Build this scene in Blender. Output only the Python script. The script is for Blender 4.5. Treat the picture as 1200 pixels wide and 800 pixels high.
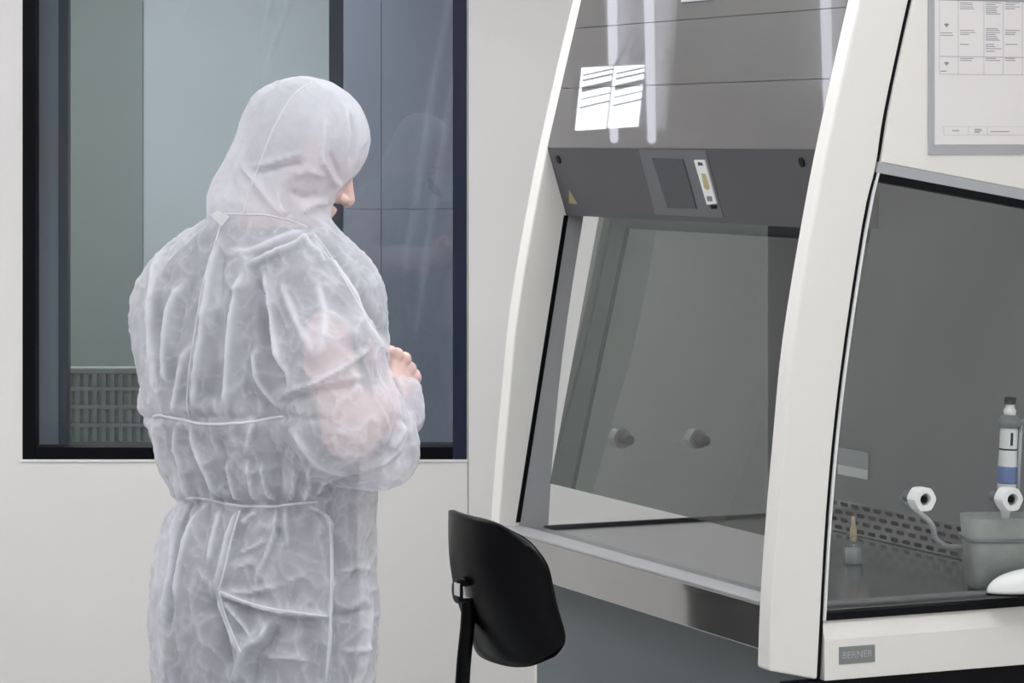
import bpy, bmesh, math, random
import numpy as np
from mathutils import Vector, Matrix
from mathutils.bvhtree import BVHTree

for o in list(bpy.data.objects):
    bpy.data.objects.remove(o, do_unlink=True)
SC = bpy.context.scene
COL = SC.collection
PI = math.pi

# ------------------------------------------------------------------ camera
F = 3600.0                    # focal length in pixels of a 1200 x 800 frame
EYE = 1.65                    # eye level; the horizon lies on row 165
HOR = 165.0
cam_d = bpy.data.cameras.new('camera')
cam = bpy.data.objects.new('camera', cam_d)
COL.objects.link(cam)
cam.location = (0, 0, EYE)
cam.rotation_euler = (PI / 2, 0, 0)
cam_d.sensor_width = 36.0
cam_d.lens = 36.0 * F / 1200.0
cam_d.shift_y = -(400 - HOR) / 1200.0
cam_d.clip_start = 0.05
SC.camera = cam

# ------------------------------------------------------------------ world and exposure
w = bpy.data.worlds.new('world')
SC.world = w
w.use_nodes = True
w.node_tree.nodes['Background'].inputs[0].default_value = (0.75, 0.82, 0.9, 1)
w.node_tree.nodes['Background'].inputs[1].default_value = 0.25
SC.view_settings.view_transform = 'Standard'
SC.view_settings.look = 'None'
SC.view_settings.gamma = 1.0
SC.view_settings.use_curve_mapping = False
SC.view_settings.exposure = 0.28

CEIL_L = 9.0                  # radiance of the ceiling light panels
BACK_L = 30.0                  # of the light in the room behind the window


def W3(px, py, Y):
    """point at depth Y that the photograph shows at (px, py)"""
    return Vector(((px - 600) / F * Y, Y, EYE - (py - HOR) / F * Y))


# ------------------------------------------------------------------ materials
def s2l(c):
    return tuple(((v / 255.0) / 12.92 if v / 255.0 <= 0.04045 else ((v / 255.0 + 0.055) / 1.055) ** 2.4) for v in c)


def new_mat(name):
    m = bpy.data.materials.new(name)
    m.use_nodes = True
    nt = m.node_tree
    nt.nodes.clear()
    out = nt.nodes.new('ShaderNodeOutputMaterial')
    return m, nt, out


def noise_chain(nt, scale, detail=4.0, stretch=(1, 1, 1)):
    tc = nt.nodes.new('ShaderNodeTexCoord')
    mp = nt.nodes.new('ShaderNodeMapping')
    mp.inputs['Scale'].default_value = stretch
    nz = nt.nodes.new('ShaderNodeTexNoise')
    nz.inputs['Scale'].default_value = scale
    nz.inputs['Detail'].default_value = detail
    nt.links.new(tc.outputs['Object'], mp.inputs['Vector'])
    nt.links.new(mp.outputs['Vector'], nz.inputs['Vector'])
    return nz


def pbr(name, col, rough=0.5, metal=0.0, spec=0.5, coat=0.0, var=0.04, scale=6.0, bump=0.0, bscale=80.0, stretch=(1, 1, 1)):
    m, nt, out = new_mat(name)
    b = nt.nodes.new('ShaderNodeBsdfPrincipled')
    b.inputs['Roughness'].default_value = rough
    b.inputs['Metallic'].default_value = metal
    b.inputs['Specular IOR Level'].default_value = spec
    b.inputs['Coat Weight'].default_value = coat
    b.inputs['Coat Roughness'].default_value = 0.02
    nz = noise_chain(nt, scale, 4.0, stretch)
    rp = nt.nodes.new('ShaderNodeValToRGB')
    lo = tuple(max(0, c * (1 - var)) for c in col) + (1,)
    hi = tuple(min(1, c * (1 + var)) for c in col) + (1,)
    rp.color_ramp.elements[0].color = lo
    rp.color_ramp.elements[1].color = hi
    rp.color_ramp.elements[0].position = 0.3
    rp.color_ramp.elements[1].position = 0.7
    nt.links.new(nz.outputs['Fac'], rp.inputs['Fac'])
    nt.links.new(rp.outputs['Color'], b.inputs['Base Color'])
    if bump > 0:
        nb = noise_chain(nt, bscale, 3.0, stretch)
        bp = nt.nodes.new('ShaderNodeBump')
        bp.inputs['Strength'].default_value = bump
        bp.inputs['Distance'].default_value = 0.002
        nt.links.new(nb.outputs['Fac'], bp.inputs['Height'])
        nt.links.new(bp.outputs['Normal'], b.inputs['Normal'])
    nt.links.new(b.outputs[0], out.inputs[0])
    return m


def glass(name, tint=(0.95, 0.97, 0.97), rough=0.0, refl=1.0):
    """thin pane: tinted see-through plus Fresnel mirror"""
    m, nt, out = new_mat(name)
    t = nt.nodes.new('ShaderNodeBsdfTransparent')
    t.inputs[0].default_value = tint + (1,)
    g = nt.nodes.new('ShaderNodeBsdfGlossy')
    g.inputs['Roughness'].default_value = rough
    g.inputs['Color'].default_value = (refl, refl, refl, 1)
    lw = nt.nodes.new('ShaderNodeLayerWeight')
    lw.inputs['Blend'].default_value = 0.5
    pw = nt.nodes.new('ShaderNodeMath')
    pw.operation = 'POWER'
    pw.inputs[1].default_value = 5.0
    nt.links.new(lw.outputs['Facing'], pw.inputs[0])
    fr = nt.nodes.new('ShaderNodeMath')
    fr.operation = 'MULTIPLY_ADD'
    fr.inputs[1].default_value = 0.92
    fr.inputs[2].default_value = 0.075
    nt.links.new(pw.outputs[0], fr.inputs[0])
    mx = nt.nodes.new('ShaderNodeMixShader')
    nt.links.new(fr.outputs[0], mx.inputs[0])
    nt.links.new(t.outputs[0], mx.inputs[1])
    nt.links.new(g.outputs[0], mx.inputs[2])
    nt.links.new(mx.outputs[0], out.inputs[0])
    return m


def emit(name, col, strength):
    m, nt, out = new_mat(name)
    e = nt.nodes.new('ShaderNodeEmission')
    e.inputs[0].default_value = col + (1,)
    e.inputs[1].default_value = strength
    nt.links.new(e.outputs[0], out.inputs[0])
    return m


def fabric(name, col, see=0.2, transl=0.25, bump=0.35, cloud=0.3):
    """thin non-woven sheet: partly see-through, lets light pass"""
    m, nt, out = new_mat(name)
    b = nt.nodes.new('ShaderNodeBsdfPrincipled')
    b.inputs['Roughness'].default_value = 0.62
    b.inputs['Specular IOR Level'].default_value = 0.3
    nz = noise_chain(nt, 38.0, 6.0)
    rp = nt.nodes.new('ShaderNodeValToRGB')
    rp.color_ramp.elements[0].position = 0.35
    rp.color_ramp.elements[1].position = 0.65
    rp.color_ramp.elements[0].color = tuple(c * 0.93 for c in col) + (1,)
    rp.color_ramp.elements[1].color = col + (1,)
    nt.links.new(nz.outputs['Fac'], rp.inputs['Fac'])
    nt.links.new(rp.outputs['Color'], b.inputs['Base Color'])
    n1 = noise_chain(nt, 24.0, 5.0)
    n1.inputs['Distortion'].default_value = 1.2
    n2 = noise_chain(nt, 420.0, 2.0)
    ad = nt.nodes.new('ShaderNodeMath')
    ad.operation = 'MULTIPLY_ADD'
    ad.inputs[1].default_value = 0.06
    nt.links.new(n2.outputs['Fac'], ad.inputs[0])
    nt.links.new(n1.outputs['Fac'], ad.inputs[2])
    bp = nt.nodes.new('ShaderNodeBump')
    bp.inputs['Strength'].default_value = bump
    bp.inputs['Distance'].default_value = 0.012
    nt.links.new(ad.outputs[0], bp.inputs['Height'])
    nt.links.new(bp.outputs['Normal'], b.inputs['Normal'])
    tl = nt.nodes.new('ShaderNodeBsdfTranslucent')
    tl.inputs[0].default_value = col + (1,)
    nt.links.new(bp.outputs['Normal'], tl.inputs['Normal'])
    m1 = nt.nodes.new('ShaderNodeMixShader')
    m1.inputs[0].default_value = transl
    nt.links.new(b.outputs[0], m1.inputs[1])
    nt.links.new(tl.outputs[0], m1.inputs[2])
    tr = nt.nodes.new('ShaderNodeBsdfTransparent')
    m2 = nt.nodes.new('ShaderNodeMixShader')
    # uneven web: see-through amount varies with the fibre clouds
    n3 = noise_chain(nt, 17.0, 5.0)
    mr = nt.nodes.new('ShaderNodeMapRange')
    mr.inputs['From Min'].default_value = 0.3
    mr.inputs['From Max'].default_value = 0.7
    mr.inputs['To Min'].default_value = see * (1 - cloud)
    mr.inputs['To Max'].default_value = see * (1 + cloud)
    nt.links.new(n3.outputs['Fac'], mr.inputs['Value'])
    fa = nt.nodes.new('ShaderNodeAttribute')
    fa.attribute_name = 'fold'
    iv = nt.nodes.new('ShaderNodeMath')
    iv.operation = 'MULTIPLY_ADD'
    iv.inputs[1].default_value = -0.9
    iv.inputs[2].default_value = 1.0
    nt.links.new(fa.outputs['Fac'], iv.inputs[0])
    ml = nt.nodes.new('ShaderNodeMath')
    ml.operation = 'MULTIPLY'
    nt.links.new(mr.outputs[0], ml.inputs[0])
    nt.links.new(iv.outputs[0], ml.inputs[1])
    nt.links.new(ml.outputs[0], m2.inputs[0])
    nt.links.new(m1.outputs[0], m2.inputs[1])
    nt.links.new(tr.outputs[0], m2.inputs[2])
    nt.links.new(m2.outputs[0], out.inputs[0])
    return m


M = {}
M['wall'] = pbr('wall_paint', s2l((232, 229, 226)), 0.38, var=0.015, scale=1.2, bump=0.05, bscale=200)
M['ceiling'] = pbr('ceiling_paint', (0.82, 0.82, 0.82), 0.7, var=0.02)
M['floor'] = pbr('floor_vinyl', s2l((196, 198, 198)), 0.35, var=0.05, scale=30)
M['black'] = pbr('black_frame', (0.0015, 0.0015, 0.003), 0.45, spec=0.12, var=0.1)
M['navy'] = pbr('navy_frame', s2l((36, 40, 62)), 0.4, spec=0.25, var=0.08)
M['white'] = pbr('white_powder_coat', s2l((240, 237, 232)), 0.42, var=0.012, scale=3, bump=0.04, bscale=400)
M['white2'] = pbr('white_plastic', s2l((238, 238, 238)), 0.35, var=0.02)
M['greytrim'] = pbr('grey_trim', s2l((176, 178, 182)), 0.4, var=0.02)
M['cheek'] = pbr('grey_liner', s2l((170, 170, 172)), 0.4, var=0.02)
M['upper'] = pbr('grey_brown_panel', s2l((108, 106, 105)), 0.6, spec=0.05, coat=1.0, var=0.03, scale=5)
M['control'] = pbr('anthracite_panel', s2l((74, 73, 77)), 0.45, var=0.04, scale=8)
M['bezel'] = pbr('bezel_grey', s2l((96, 98, 102)), 0.4, var=0.03)
M['screen'] = pbr('dark_screen', s2l((46, 50, 58)), 0.2, var=0.05)
M['steel'] = pbr('brushed_steel', s2l((186, 185, 184)), 0.06, metal=0.85, var=0.03, scale=4)
M['steel_dark'] = pbr('dark_steel', s2l((128, 129, 132)), 0.16, metal=0.9, var=0.05, scale=6)
M['liner'] = pbr('interior_steel', s2l((134, 134, 136)), 0.45, metal=0.25, var=0.05, scale=5)
M['slate'] = pbr('slate_base', s2l((108, 116, 119)), 0.55, var=0.03, scale=3)
M['rubber'] = pbr('black_rubber', (0.003, 0.003, 0.005), 0.5, spec=0.15, var=0.1)
M['chairblack'] = pbr('black_chair_plastic', (0.0012, 0.0012, 0.002), 0.36, spec=0.14, var=0.1, bump=0.05, bscale=300)
M['chrome'] = pbr('chrome', (0.8, 0.8, 0.82), 0.12, metal=1.0, var=0.02)
M['plate'] = pbr('plate_grey', s2l((134, 137, 138)), 0.4, var=0.03)
M['platetext'] = pbr('plate_letters', s2l((178, 180, 180)), 0.4, var=0.02)
M['frame_grey'] = pbr('document_frame_grey', s2l((178, 178, 184)), 0.45, var=0.02)
M['paper'] = pbr('paper', s2l((236, 232, 232)), 0.6, var=0.01)
M['ink'] = pbr('ink_grey', s2l((150, 148, 154)), 0.6, var=0.05)
M['rule'] = pbr('ink_light', s2l((196, 193, 198)), 0.6, var=0.02)
M['yellow'] = pbr('warning_yellow', s2l((150, 138, 96)), 0.5, var=0.03)
M['ochre'] = pbr('ochre_mark', s2l((186, 172, 120)), 0.5, var=0.05)
M['cream'] = pbr('cream_rubber', s2l((214, 192, 156)), 0.5, var=0.03)
M['blue'] = pbr('blue_sticker', s2l((94, 118, 176)), 0.45, var=0.03)
M['greyplastic'] = pbr('grey_plastic', s2l((120, 122, 126)), 0.4, var=0.03)
M['hose'] = pbr('hose_grey', s2l((186, 188, 190)), 0.35, var=0.03)
M['tub'] = fabric('milky_plastic', s2l((214, 218, 214)), see=0.38, transl=0.4, bump=0.0)
M['glass'] = glass('clear_glass')
M['window_glass'] = glass('window_glass', (0.82, 0.86, 0.87))
M['sash'] = glass('tinted_sash', (0.22, 0.245, 0.24))
M['bottle_glass'] = glass('bottle_glass', (0.85, 0.87, 0.87))
M['light'] = emit('light_panel', (0.97, 0.985, 1.0), CEIL_L)
M['light2'] = emit('light_panel_second_room', (0.97, 0.98, 1.0), BACK_L)
M['suit'] = fabric('coverall_fabric', s2l((244, 244, 253)), see=0.45, transl=0.18, bump=0.22, cloud=0.2)
M['suit_seam'] = fabric('coverall_seam', s2l((246, 246, 248)), see=0.04, transl=0.15, bump=0.1)
M['skin'] = pbr('skin', s2l((232, 198, 190)), 0.5, var=0.06, scale=40, bump=0.1, bscale=300)
M['scrubs'] = pbr('grey_blue_cotton', s2l((66, 70, 80)), 0.8, var=0.06, scale=20)
M['hair'] = pbr('grey_hair', s2l((150, 152, 156)), 0.6, var=0.1)
M['wall_green'] = pbr('green_grey_wall', s2l((128, 138, 135)), 0.6, var=0.03, scale=1.5)
M['wall_blue'] = pbr('blue_grey_wall', s2l((180, 188, 192)), 0.6, var=0.03, scale=1.5)
M['cab_blue'] = pbr('slate_blue_door', s2l((118, 124, 140)), 0.5, var=0.04, scale=2)
M['radiator'] = pbr('radiator_grey_green', s2l((122, 132, 130)), 0.5, var=0.03)
M['shoe'] = pbr('shoe_cover_blue', s2l((150, 170, 200)), 0.6, var=0.05)


# ------------------------------------------------------------------ mesh helpers
def link(name, me, mat=None, parent=None, smooth=False):
    o = bpy.data.objects.new(name, me)
    COL.objects.link(o)
    if mat is not None and len(me.materials) == 0:
        me.materials.append(M[mat] if isinstance(mat, str) else mat)
    if parent is not None:
        o.parent = parent
    if smooth:
        me.polygons.foreach_set('use_smooth', [True] * len(me.polygons))
    return o


def mesh(verts, faces, name='mesh'):
    me = bpy.data.meshes.new(name)
    me.from_pydata([tuple(v) for v in verts], [], faces)
    me.update()
    return me


def fix_normals(me):
    bm = bmesh.new()
    bm.from_mesh(me)
    bmesh.ops.recalc_face_normals(bm, faces=bm.faces)
    bm.to_mesh(me)
    bm.free()
    me.update()
    return me


def bevel(o, width=0.003, seg=2):
    md = o.modifiers.new('bevel', 'BEVEL')
    md.width = width
    md.segments = seg
    md.limit_method = 'ANGLE'
    md.angle_limit = math.radians(35)
    return o


def box_me(x0, x1, y0, y1, z0, z1):
    v = [(x, y, z) for z in (z0, z1) for y in (y0, y1) for x in (x0, x1)]
    f = [(0, 2, 3, 1), (4, 5, 7, 6), (0, 1, 5, 4), (2, 6, 7, 3), (0, 4, 6, 2), (1, 3, 7, 5)]
    return mesh(v, f)


def box(name, x0, x1, y0, y1, z0, z1, mat, parent=None, bev=0.0):
    o = link(name, box_me(x0, x1, y0, y1, z0, z1), mat, parent)
    if bev:
        bevel(o, bev)
    return o


def tube_me(pts, rad, n=12, closed_ends=True):
    """tube along 3-D points; rad is a number or a list"""
    pts = [Vector(p) for p in pts]
    if not isinstance(rad, (list, tuple)):
        rad = [rad] * len(pts)
    V, Fc = [], []
    prev = None
    for i, p in enumerate(pts):
        t = (pts[min(i + 1, len(pts) - 1)] - pts[max(i - 1, 0)]).normalized()
        if prev is None:
            a = t.orthogonal().normalized()
        else:
            a = (prev - t * prev.dot(t))
            a = a.normalized() if a.length > 1e-6 else t.orthogonal().normalized()
        prev = a
        b = t.cross(a)
        for k in range(n):
            an = 2 * PI * k / n
            V.append(p + (a * math.cos(an) + b * math.sin(an)) * rad[i])
    for i in range(len(pts) - 1):
        for k in range(n):
            k2 = (k + 1) % n
            Fc.append((i * n + k, i * n + k2, (i + 1) * n + k2, (i + 1) * n + k))
    if closed_ends:
        Fc.append(tuple(range(n - 1, -1, -1)))
        Fc.append(tuple((len(pts) - 1) * n + k for k in range(n)))
    return fix_normals(mesh(V, Fc))


def lathe_me(prof, n=32, axis='z'):
    V, Fc = [], []
    for r, h in prof:
        for k in range(n):
            a = 2 * PI * k / n
            V.append((r * math.cos(a), r * math.sin(a), h))
    for i in range(len(prof) - 1):
        for k in range(n):
            k2 = (k + 1) % n
            Fc.append((i * n + k, i * n + k2, (i + 1) * n + k2, (i + 1) * n + k))
    Fc.append(tuple(range(n - 1, -1, -1)))
    Fc.append(tuple((len(prof) - 1) * n + k for k in range(n)))
    return fix_normals(mesh(V, Fc))


def smooth_path(pts, n=8):
    """Catmull-Rom through points"""
    P = [np.array(p, float) for p in pts]
    P = [2 * P[0] - P[1]] + P + [2 * P[-1] - P[-2]]
    out = []
    for i in range(1, len(P) - 2):
        for k in range(n):
            t = k / n
            a, b, c, d = P[i - 1], P[i], P[i + 1], P[i + 2]
            out.append(0.5 * ((2 * b) + (-a + c) * t + (2 * a - 5 * b + 4 * c - d) * t * t + (-a + 3 * b - 3 * c + d) * t ** 3))
    out.append(P[-2])
    return out


def prism_me(outline, y0, y1):
    """outline of (x, z) pairs extruded along y"""
    n = len(outline)
    V = [(a, y0, b) for a, b in outline] + [(a, y1, b) for a, b in outline]
    Fc = [tuple(range(n)), tuple(range(2 * n - 1, n - 1, -1))]
    for i in range(n):
        j = (i + 1) % n
        Fc.append((i, n + i, n + j, j))
    return fix_normals(mesh(V, Fc))


def prism(name, outline, y0, y1, mat, parent, bev=0.0):
    o = link(name, prism_me(outline, y0, y1), mat, parent)
    if bev:
        bevel(o, bev)
    return o


def empty(name, loc=(0, 0, 0), rz=0.0):
    o = bpy.data.objects.new(name, None)
    COL.objects.link(o)
    o.location = loc
    o.rotation_euler = (0, 0, rz)
    o.empty_display_size = 0.1
    return o


def tag(o, label=None, cat=None, group=None, kind=None):
    if label:
        o['label'] = label
    if cat:
        o['category'] = cat
    if group:
        o['group'] = group
    if kind:
        o['kind'] = kind
    return o


# ------------------------------------------------------------------ the room
YW = 8.40                     # the wall with the window
XL, XR, YF, ZC = -3.0, 2.0, -1.2, 2.70
SW = F / YW


def wx(px):
    return (px - 600) / SW


def wz(py):
    return EYE - (py - HOR) / SW


WL, WR, WB, WT = wx(26.5), wx(547), wz(538), 2.25
TW = 0.14

fl = box('floor', XL, XR, YF, YW + TW, -0.1, 0.0, 'floor')
tag(fl, 'light grey vinyl floor of the laboratory', 'floor', kind='structure')
ce = box('ceiling', XL, XR, YF, YW + TW, ZC, ZC + 0.1, 'ceiling')
tag(ce, 'white laboratory ceiling', 'ceiling', kind='structure')

wb = empty('wall_back', (0, YW, 0))
tag(wb, 'white panelled wall around the black framed window', 'wall', kind='structure')
g = 0.0015
SEAM = wx(548.5)
for (x0, x1, z0, z1) in ((XL, WL, 0, ZC), (WL, SEAM - g, 0, WB), (WL, SEAM - g, WT, ZC), (WR, SEAM - g, WB, WT), (SEAM + g, SEAM + 1.2, 0, ZC), (SEAM + 1.2 + 2 * g, XR, 0, ZC)):
    bx_ = box('wall_panel', x0, x1, 0, TW, z0, z1, 'wall', wb)
box('joint_filler', SEAM - 0.01, SEAM + 0.01, 0.004, 0.01, 0, ZC, 'greytrim', wb)
# thin white lip under the window frame
box('window_lip', WL - 0.004, WR + 0.004, -0.006, 0.0, WB - 0.006, WB, 'white2', wb)
for nm, a in (('wall_left', (XL - 0.1, XL, YF, YW + TW, 0, ZC)), ('wall_right', (XR, XR + 0.1, YF, YW + TW, 0, ZC)), ('wall_front', (XL, XR, YF - 0.1, YF, 0, ZC))):
    o = box(nm, *a, 'wall')
    tag(o, {'wall_left': 'plain white wall left of the window, out of view', 'wall_right': 'plain white wall behind the safety cabinet', 'wall_front': 'plain white wall behind the viewer'}[nm], 'wall', kind='structure')

# ceiling light panels
for i, (x, y) in enumerate(((-1.6, 1.4), (0.6, 1.4), (-1.6, 4.0), (0.6, 4.0), (-2.2, 6.6), (-0.75, 6.6), (0.7, 5.7))):
    L = empty('ceiling_light', (x, y, ZC))
    tag(L, 'square flush white light panel in the laboratory ceiling', 'light', 'ceiling light panels of the laboratory')
    box('frame', -0.42, 0.42, -0.42, 0.42, -0.012, -0.0005, 'white2', L, 0.003)
    box('diffuser', -0.39, 0.39, -0.39, 0.39, -0.016, -0.0125, 'light', L)

# lamps added out of view so the front boards mirror streaks and bright panes
M['tube'] = emit('added_tube_light', (0.86, 0.87, 1.0), 4.0)
M['added_panel_lamp'] = emit('added_panel_light', (0.88, 0.92, 1.0), 9.0)


def added_tube_lamp(lines, zt, label):  # added pendant, there only to be mirrored as streaks
    mid = sum((Vector(a + (zt,)) + Vector(b + (zt,)) for a, b in lines), Vector()) / (2 * len(lines))
    L = empty('added_tube_lamp', (mid.x, mid.y, ZC))
    tag(L, label, 'light')
    dirv = (Vector(lines[0][1]) - Vector(lines[0][0])).normalized()
    for a, b in lines:
        A, B = Vector(a + (zt,)) - Vector((mid.x, mid.y, ZC)), Vector(b + (zt,)) - Vector((mid.x, mid.y, ZC))
        link('tube', tube_me([A, B], 0.013, 14), 'tube', L, True)
    hl = max((Vector(a) - Vector(b)).length for a, b in lines) / 2
    ang = math.atan2(dirv.y, dirv.x)
    hb = box('housing', -hl, hl, -0.10, 0.10, zt - ZC + 0.035, zt - ZC + 0.06, 'white2', L, 0.004)
    hb.rotation_euler.z = ang
    for sx in (-0.6, 0.6):
        p = dirv * hl * sx
        link('cable', tube_me([(p.x, p.y, zt - ZC + 0.06), (p.x, p.y, 0.0)], 0.003, 8), 'white2', L)


added_tube_lamp([((-0.70, 7.30), (-2.03, 8.30)), ((-0.64, 7.13), (-1.93, 8.07))], 2.30, 'added unseen pendant with two tubes, placed for streak reflections on the cabinet')
added_tube_lamp([((-0.30, 6.345), (-1.25, 6.95))], 2.30, 'added unseen single-tube pendant, placed for one streak reflection on the cabinet')
wl = empty('added_panel_lamp', (-1.086, 7.5, 2.132))  # added lamp, stands in for a bright two-pane reflection
tag(wl, 'added unseen tilted lamp with two panels, placed for its bright reflection on the cabinet', 'light')
wl.rotation_euler = (0, math.radians(-151), 0)
box('back_plate', -0.119, 0.119, 0.004, 0.02, -0.086, 0.082, 'white2', wl, 0.003)
for sx in (-1, 1):
    box('light_panel', sx * 0.063 - 0.055, sx * 0.063 + 0.055, -0.003, 0.0035, -0.086, 0.080, 'added_panel_lamp', wl)
    for k, (zz_, th_) in enumerate(((-0.074, 0.002), (-0.060, 0.0025), (-0.036, 0.007), (-0.010, 0.0015), (0.012, 0.002))):
        lv = box('louvre', -0.055, 0.055, -0.006, -0.0035, -th_, th_, 'greytrim', wl)
        lv.location = (sx * 0.063, 0, zz_)
        lv.rotation_euler.y = math.radians(7)
rod = link('rod', tube_me([(-1.086, 7.53, 2.132), (-1.086, 7.53, 2.334)], 0.008, 10), 'white2', wl)
rod.matrix_parent_inverse = (Matrix.Translation((-1.086, 7.5, 2.132)) @ Matrix.Rotation(math.radians(-151), 4, 'Y')).inverted()

# window_1
wn = empty('window_1', (0, YW, 0))
tag(wn, 'large black framed window behind the person in white', 'window', kind='structure')
fw = 0.034
box('frame_post', WL, WL + fw, -0.004, TW, WB, WT, 'black', wn, 0.002)
box('frame_post', WR - 0.038, WR, -0.004, TW, WB, WT, 'navy', wn, 0.002)
box('frame_rail', WL + fw, WR - 0.038, -0.004, TW, WB, WB + fw, 'black', wn, 0.002)
box('frame_rail', WL + fw, WR - 0.038, -0.004, TW, WT - fw, WT, 'black', wn, 0.002)
box('reveal_strip', WL + fw, wx(66), 0.075, 0.095, WB + fw, WT - fw, 'cab_blue', wn)
box('mullion', wx(65), wx(76), 0.055, 0.11, WB + fw, WT - fw, 'navy', wn, 0.002)
box('mullion', wx(384), wx(400), 0.06, 0.11, WB + fw, WT - fw, 'navy', wn, 0.002)
link('pane', mesh([(WL + fw, 0.03, WB + fw), (WR - 0.038, 0.03, WB + fw), (WR - 0.038, 0.03, WT - fw), (WL + fw, 0.03, WT - fw)], [(0, 1, 2, 3)]), 'window_glass', wn)

# the room behind the window
Y2 = 11.0
S2 = F / Y2


def bx2(px):
    return (px - 600) / S2


o = box('floor_adjacent', -3.0, 1.0, YW + TW, Y2 + 0.1, -0.1, 0.0, 'floor')
tag(o, 'floor of the room behind the window', 'floor', kind='structure')
o = box('ceiling_adjacent', -3.0, 1.0, YW + TW, Y2 + 0.1, ZC, ZC + 0.1, 'ceiling')
tag(o, 'ceiling of the room behind the window', 'ceiling', kind='structure')
o = box('wall_adjacent_back', bx2(168), bx2(420), Y2, Y2 + 0.1, 0, ZC, 'wall_blue')
tag(o, 'pale blue-grey wall seen through the middle of the window', 'wall', kind='structure')
o = box('wall_adjacent_left', -3.0, bx2(168), Y2 - 0.02, Y2 + 0.1, 0, ZC, 'wall_green')
tag(o, 'green-grey projecting wall seen through the left of the window', 'wall', kind='structure')
o = box('wall_adjacent_side', -3.1, -3.0, YW + TW, Y2 + 0.1, 0, ZC, 'wall_green')
tag(o, 'side wall of the room behind the window', 'wall', kind='structure')
o = box('wall_adjacent_right', 1.0, 1.1, YW + TW, Y2 + 0.1, 0, ZC, 'wall_blue')
tag(o, 'right wall of the room behind the window', 'wall', kind='structure')
L = empty('ceiling_light', (-1.3, 9.6, ZC))
tag(L, 'flush light panel in the room behind the window', 'light')
box('frame', -0.32, 0.32, -0.32, 0.32, -0.012, -0.0005, 'white2', L, 0.003)
box('diffuser', -0.3, 0.3, -0.3, 0.3, -0.016, -0.0125, 'light2', L)

# tall slate-blue cupboard at the right of the window
YC = 10.3
SCp = F / YC
cx0, cx1 = (396 - 600) / SCp, 0.9
cup = empty('tall_cupboard', ((cx0 + cx1) / 2, YC + 0.25, 0))
tag(cup, 'tall slate-blue cupboard seen through the right side of the window', 'cupboard')
hw_ = (cx1 - cx0) / 2
box('body', -hw_, hw_, -0.23, 0.25, 0, 2.4, 'cab_blue', cup)
dj = (447 - 600) / SCp - (cx0 + cx1) / 2
dk = (531 - 600) / SCp - (cx0 + cx1) / 2
zsp = EYE - (245 - HOR) / SCp
for (a, b) in ((-hw_, dj), (dj, dk), (dk, hw_)):
    for (z0, z1) in ((0.08, zsp), (zsp, 2.38)):
        box('door', a + 0.001, b - 0.001, -0.25, -0.231, z0 + 0.001, z1 - 0.001, 'cab_blue', cup, 0.001)

# radiator behind the window
YR = 9.25
SR = F / YR
rx0, rx1 = (36 - 600) / SR, (300 - 600) / SR
rz0, rz1 = 0.25, EYE - (437 - HOR) / SR
rad = empty('radiator', ((rx0 + rx1) / 2, YR, 0))
tag(rad, 'ribbed green-grey radiator low behind the window left of the person', 'radiator')
hw_ = (rx1 - rx0) / 2
box('back_plate', -hw_, hw_, -0.008, 0.02, rz0, rz1, 'radiator', rad)
box('top_rail', -hw_ - 0.01, hw_ + 0.01, -0.03, 0.04, rz1, rz1 + 0.018, 'radiator', rad, 0.004)
nf = 26
fme = box_me(-0.007, 0.007, -0.02, 0.02, rz0, rz1)
for i in range(nf):
    o = link('fin', fme, 'radiator', rad)
    o.location.x = -hw_ + (i + 0.5) * 2 * hw_ / nf
rme = box_me(-hw_, hw_, -0.026, -0.019, -0.006, 0.006)
for i in range(7):
    o = link('cross_bar', rme, 'radiator', rad)
    o.location.z = rz1 - 0.045 - i * 0.055
for sx in (-1, 1):
    box('foot', sx * (hw_ - 0.06) - 0.02, sx * (hw_ - 0.06) + 0.02, -0.02, 0.03, 0, rz0, 'radiator', rad)

# clear film added behind the window; pale light streaks painted as slanting ridges
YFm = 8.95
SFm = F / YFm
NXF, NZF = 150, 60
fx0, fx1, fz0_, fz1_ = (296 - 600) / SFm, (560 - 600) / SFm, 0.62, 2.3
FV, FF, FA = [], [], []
light_streaks = [[(540, -60), (526, 0), (506, 110), (488, 230), (470, 345)], [(560, -20), (543, 45), (521, 150), (505, 260), (486, 400)], [(352, -40), (340, 0), (318, 60), (303, 110)], [(330, -40), (318, 0), (300, 70)]]
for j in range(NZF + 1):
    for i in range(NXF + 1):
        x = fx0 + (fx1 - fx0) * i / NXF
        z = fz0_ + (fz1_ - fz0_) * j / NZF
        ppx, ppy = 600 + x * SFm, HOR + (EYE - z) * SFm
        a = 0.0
        for cr in light_streaks:
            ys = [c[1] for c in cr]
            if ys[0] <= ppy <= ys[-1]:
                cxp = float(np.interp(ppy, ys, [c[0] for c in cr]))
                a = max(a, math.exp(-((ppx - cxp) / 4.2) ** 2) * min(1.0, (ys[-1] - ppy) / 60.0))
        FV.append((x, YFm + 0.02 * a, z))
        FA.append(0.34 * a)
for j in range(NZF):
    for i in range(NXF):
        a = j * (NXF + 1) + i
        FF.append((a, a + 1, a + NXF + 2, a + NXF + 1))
M['film'] = fabric('streaked_clear_film', s2l((205, 212, 225)), see=0.99, transl=0.3, bump=0.0, cloud=0.0)
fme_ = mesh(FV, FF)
film = link('streak_film', fme_, 'film', None, True)
fme_.attributes.new('fold', 'FLOAT', 'POINT').data.foreach_set('value', np.array(FA, np.float32))  # here the attribute carries the painted light streaks
tag(film, 'added clear film with painted pale light streaks behind the window', 'film')
box('hanging_rail', fx0 - 0.03, fx1 + 0.03, YFm - 0.012, YFm + 0.012, fz1_ - 0.005, ZC, 'greytrim', film)

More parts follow.
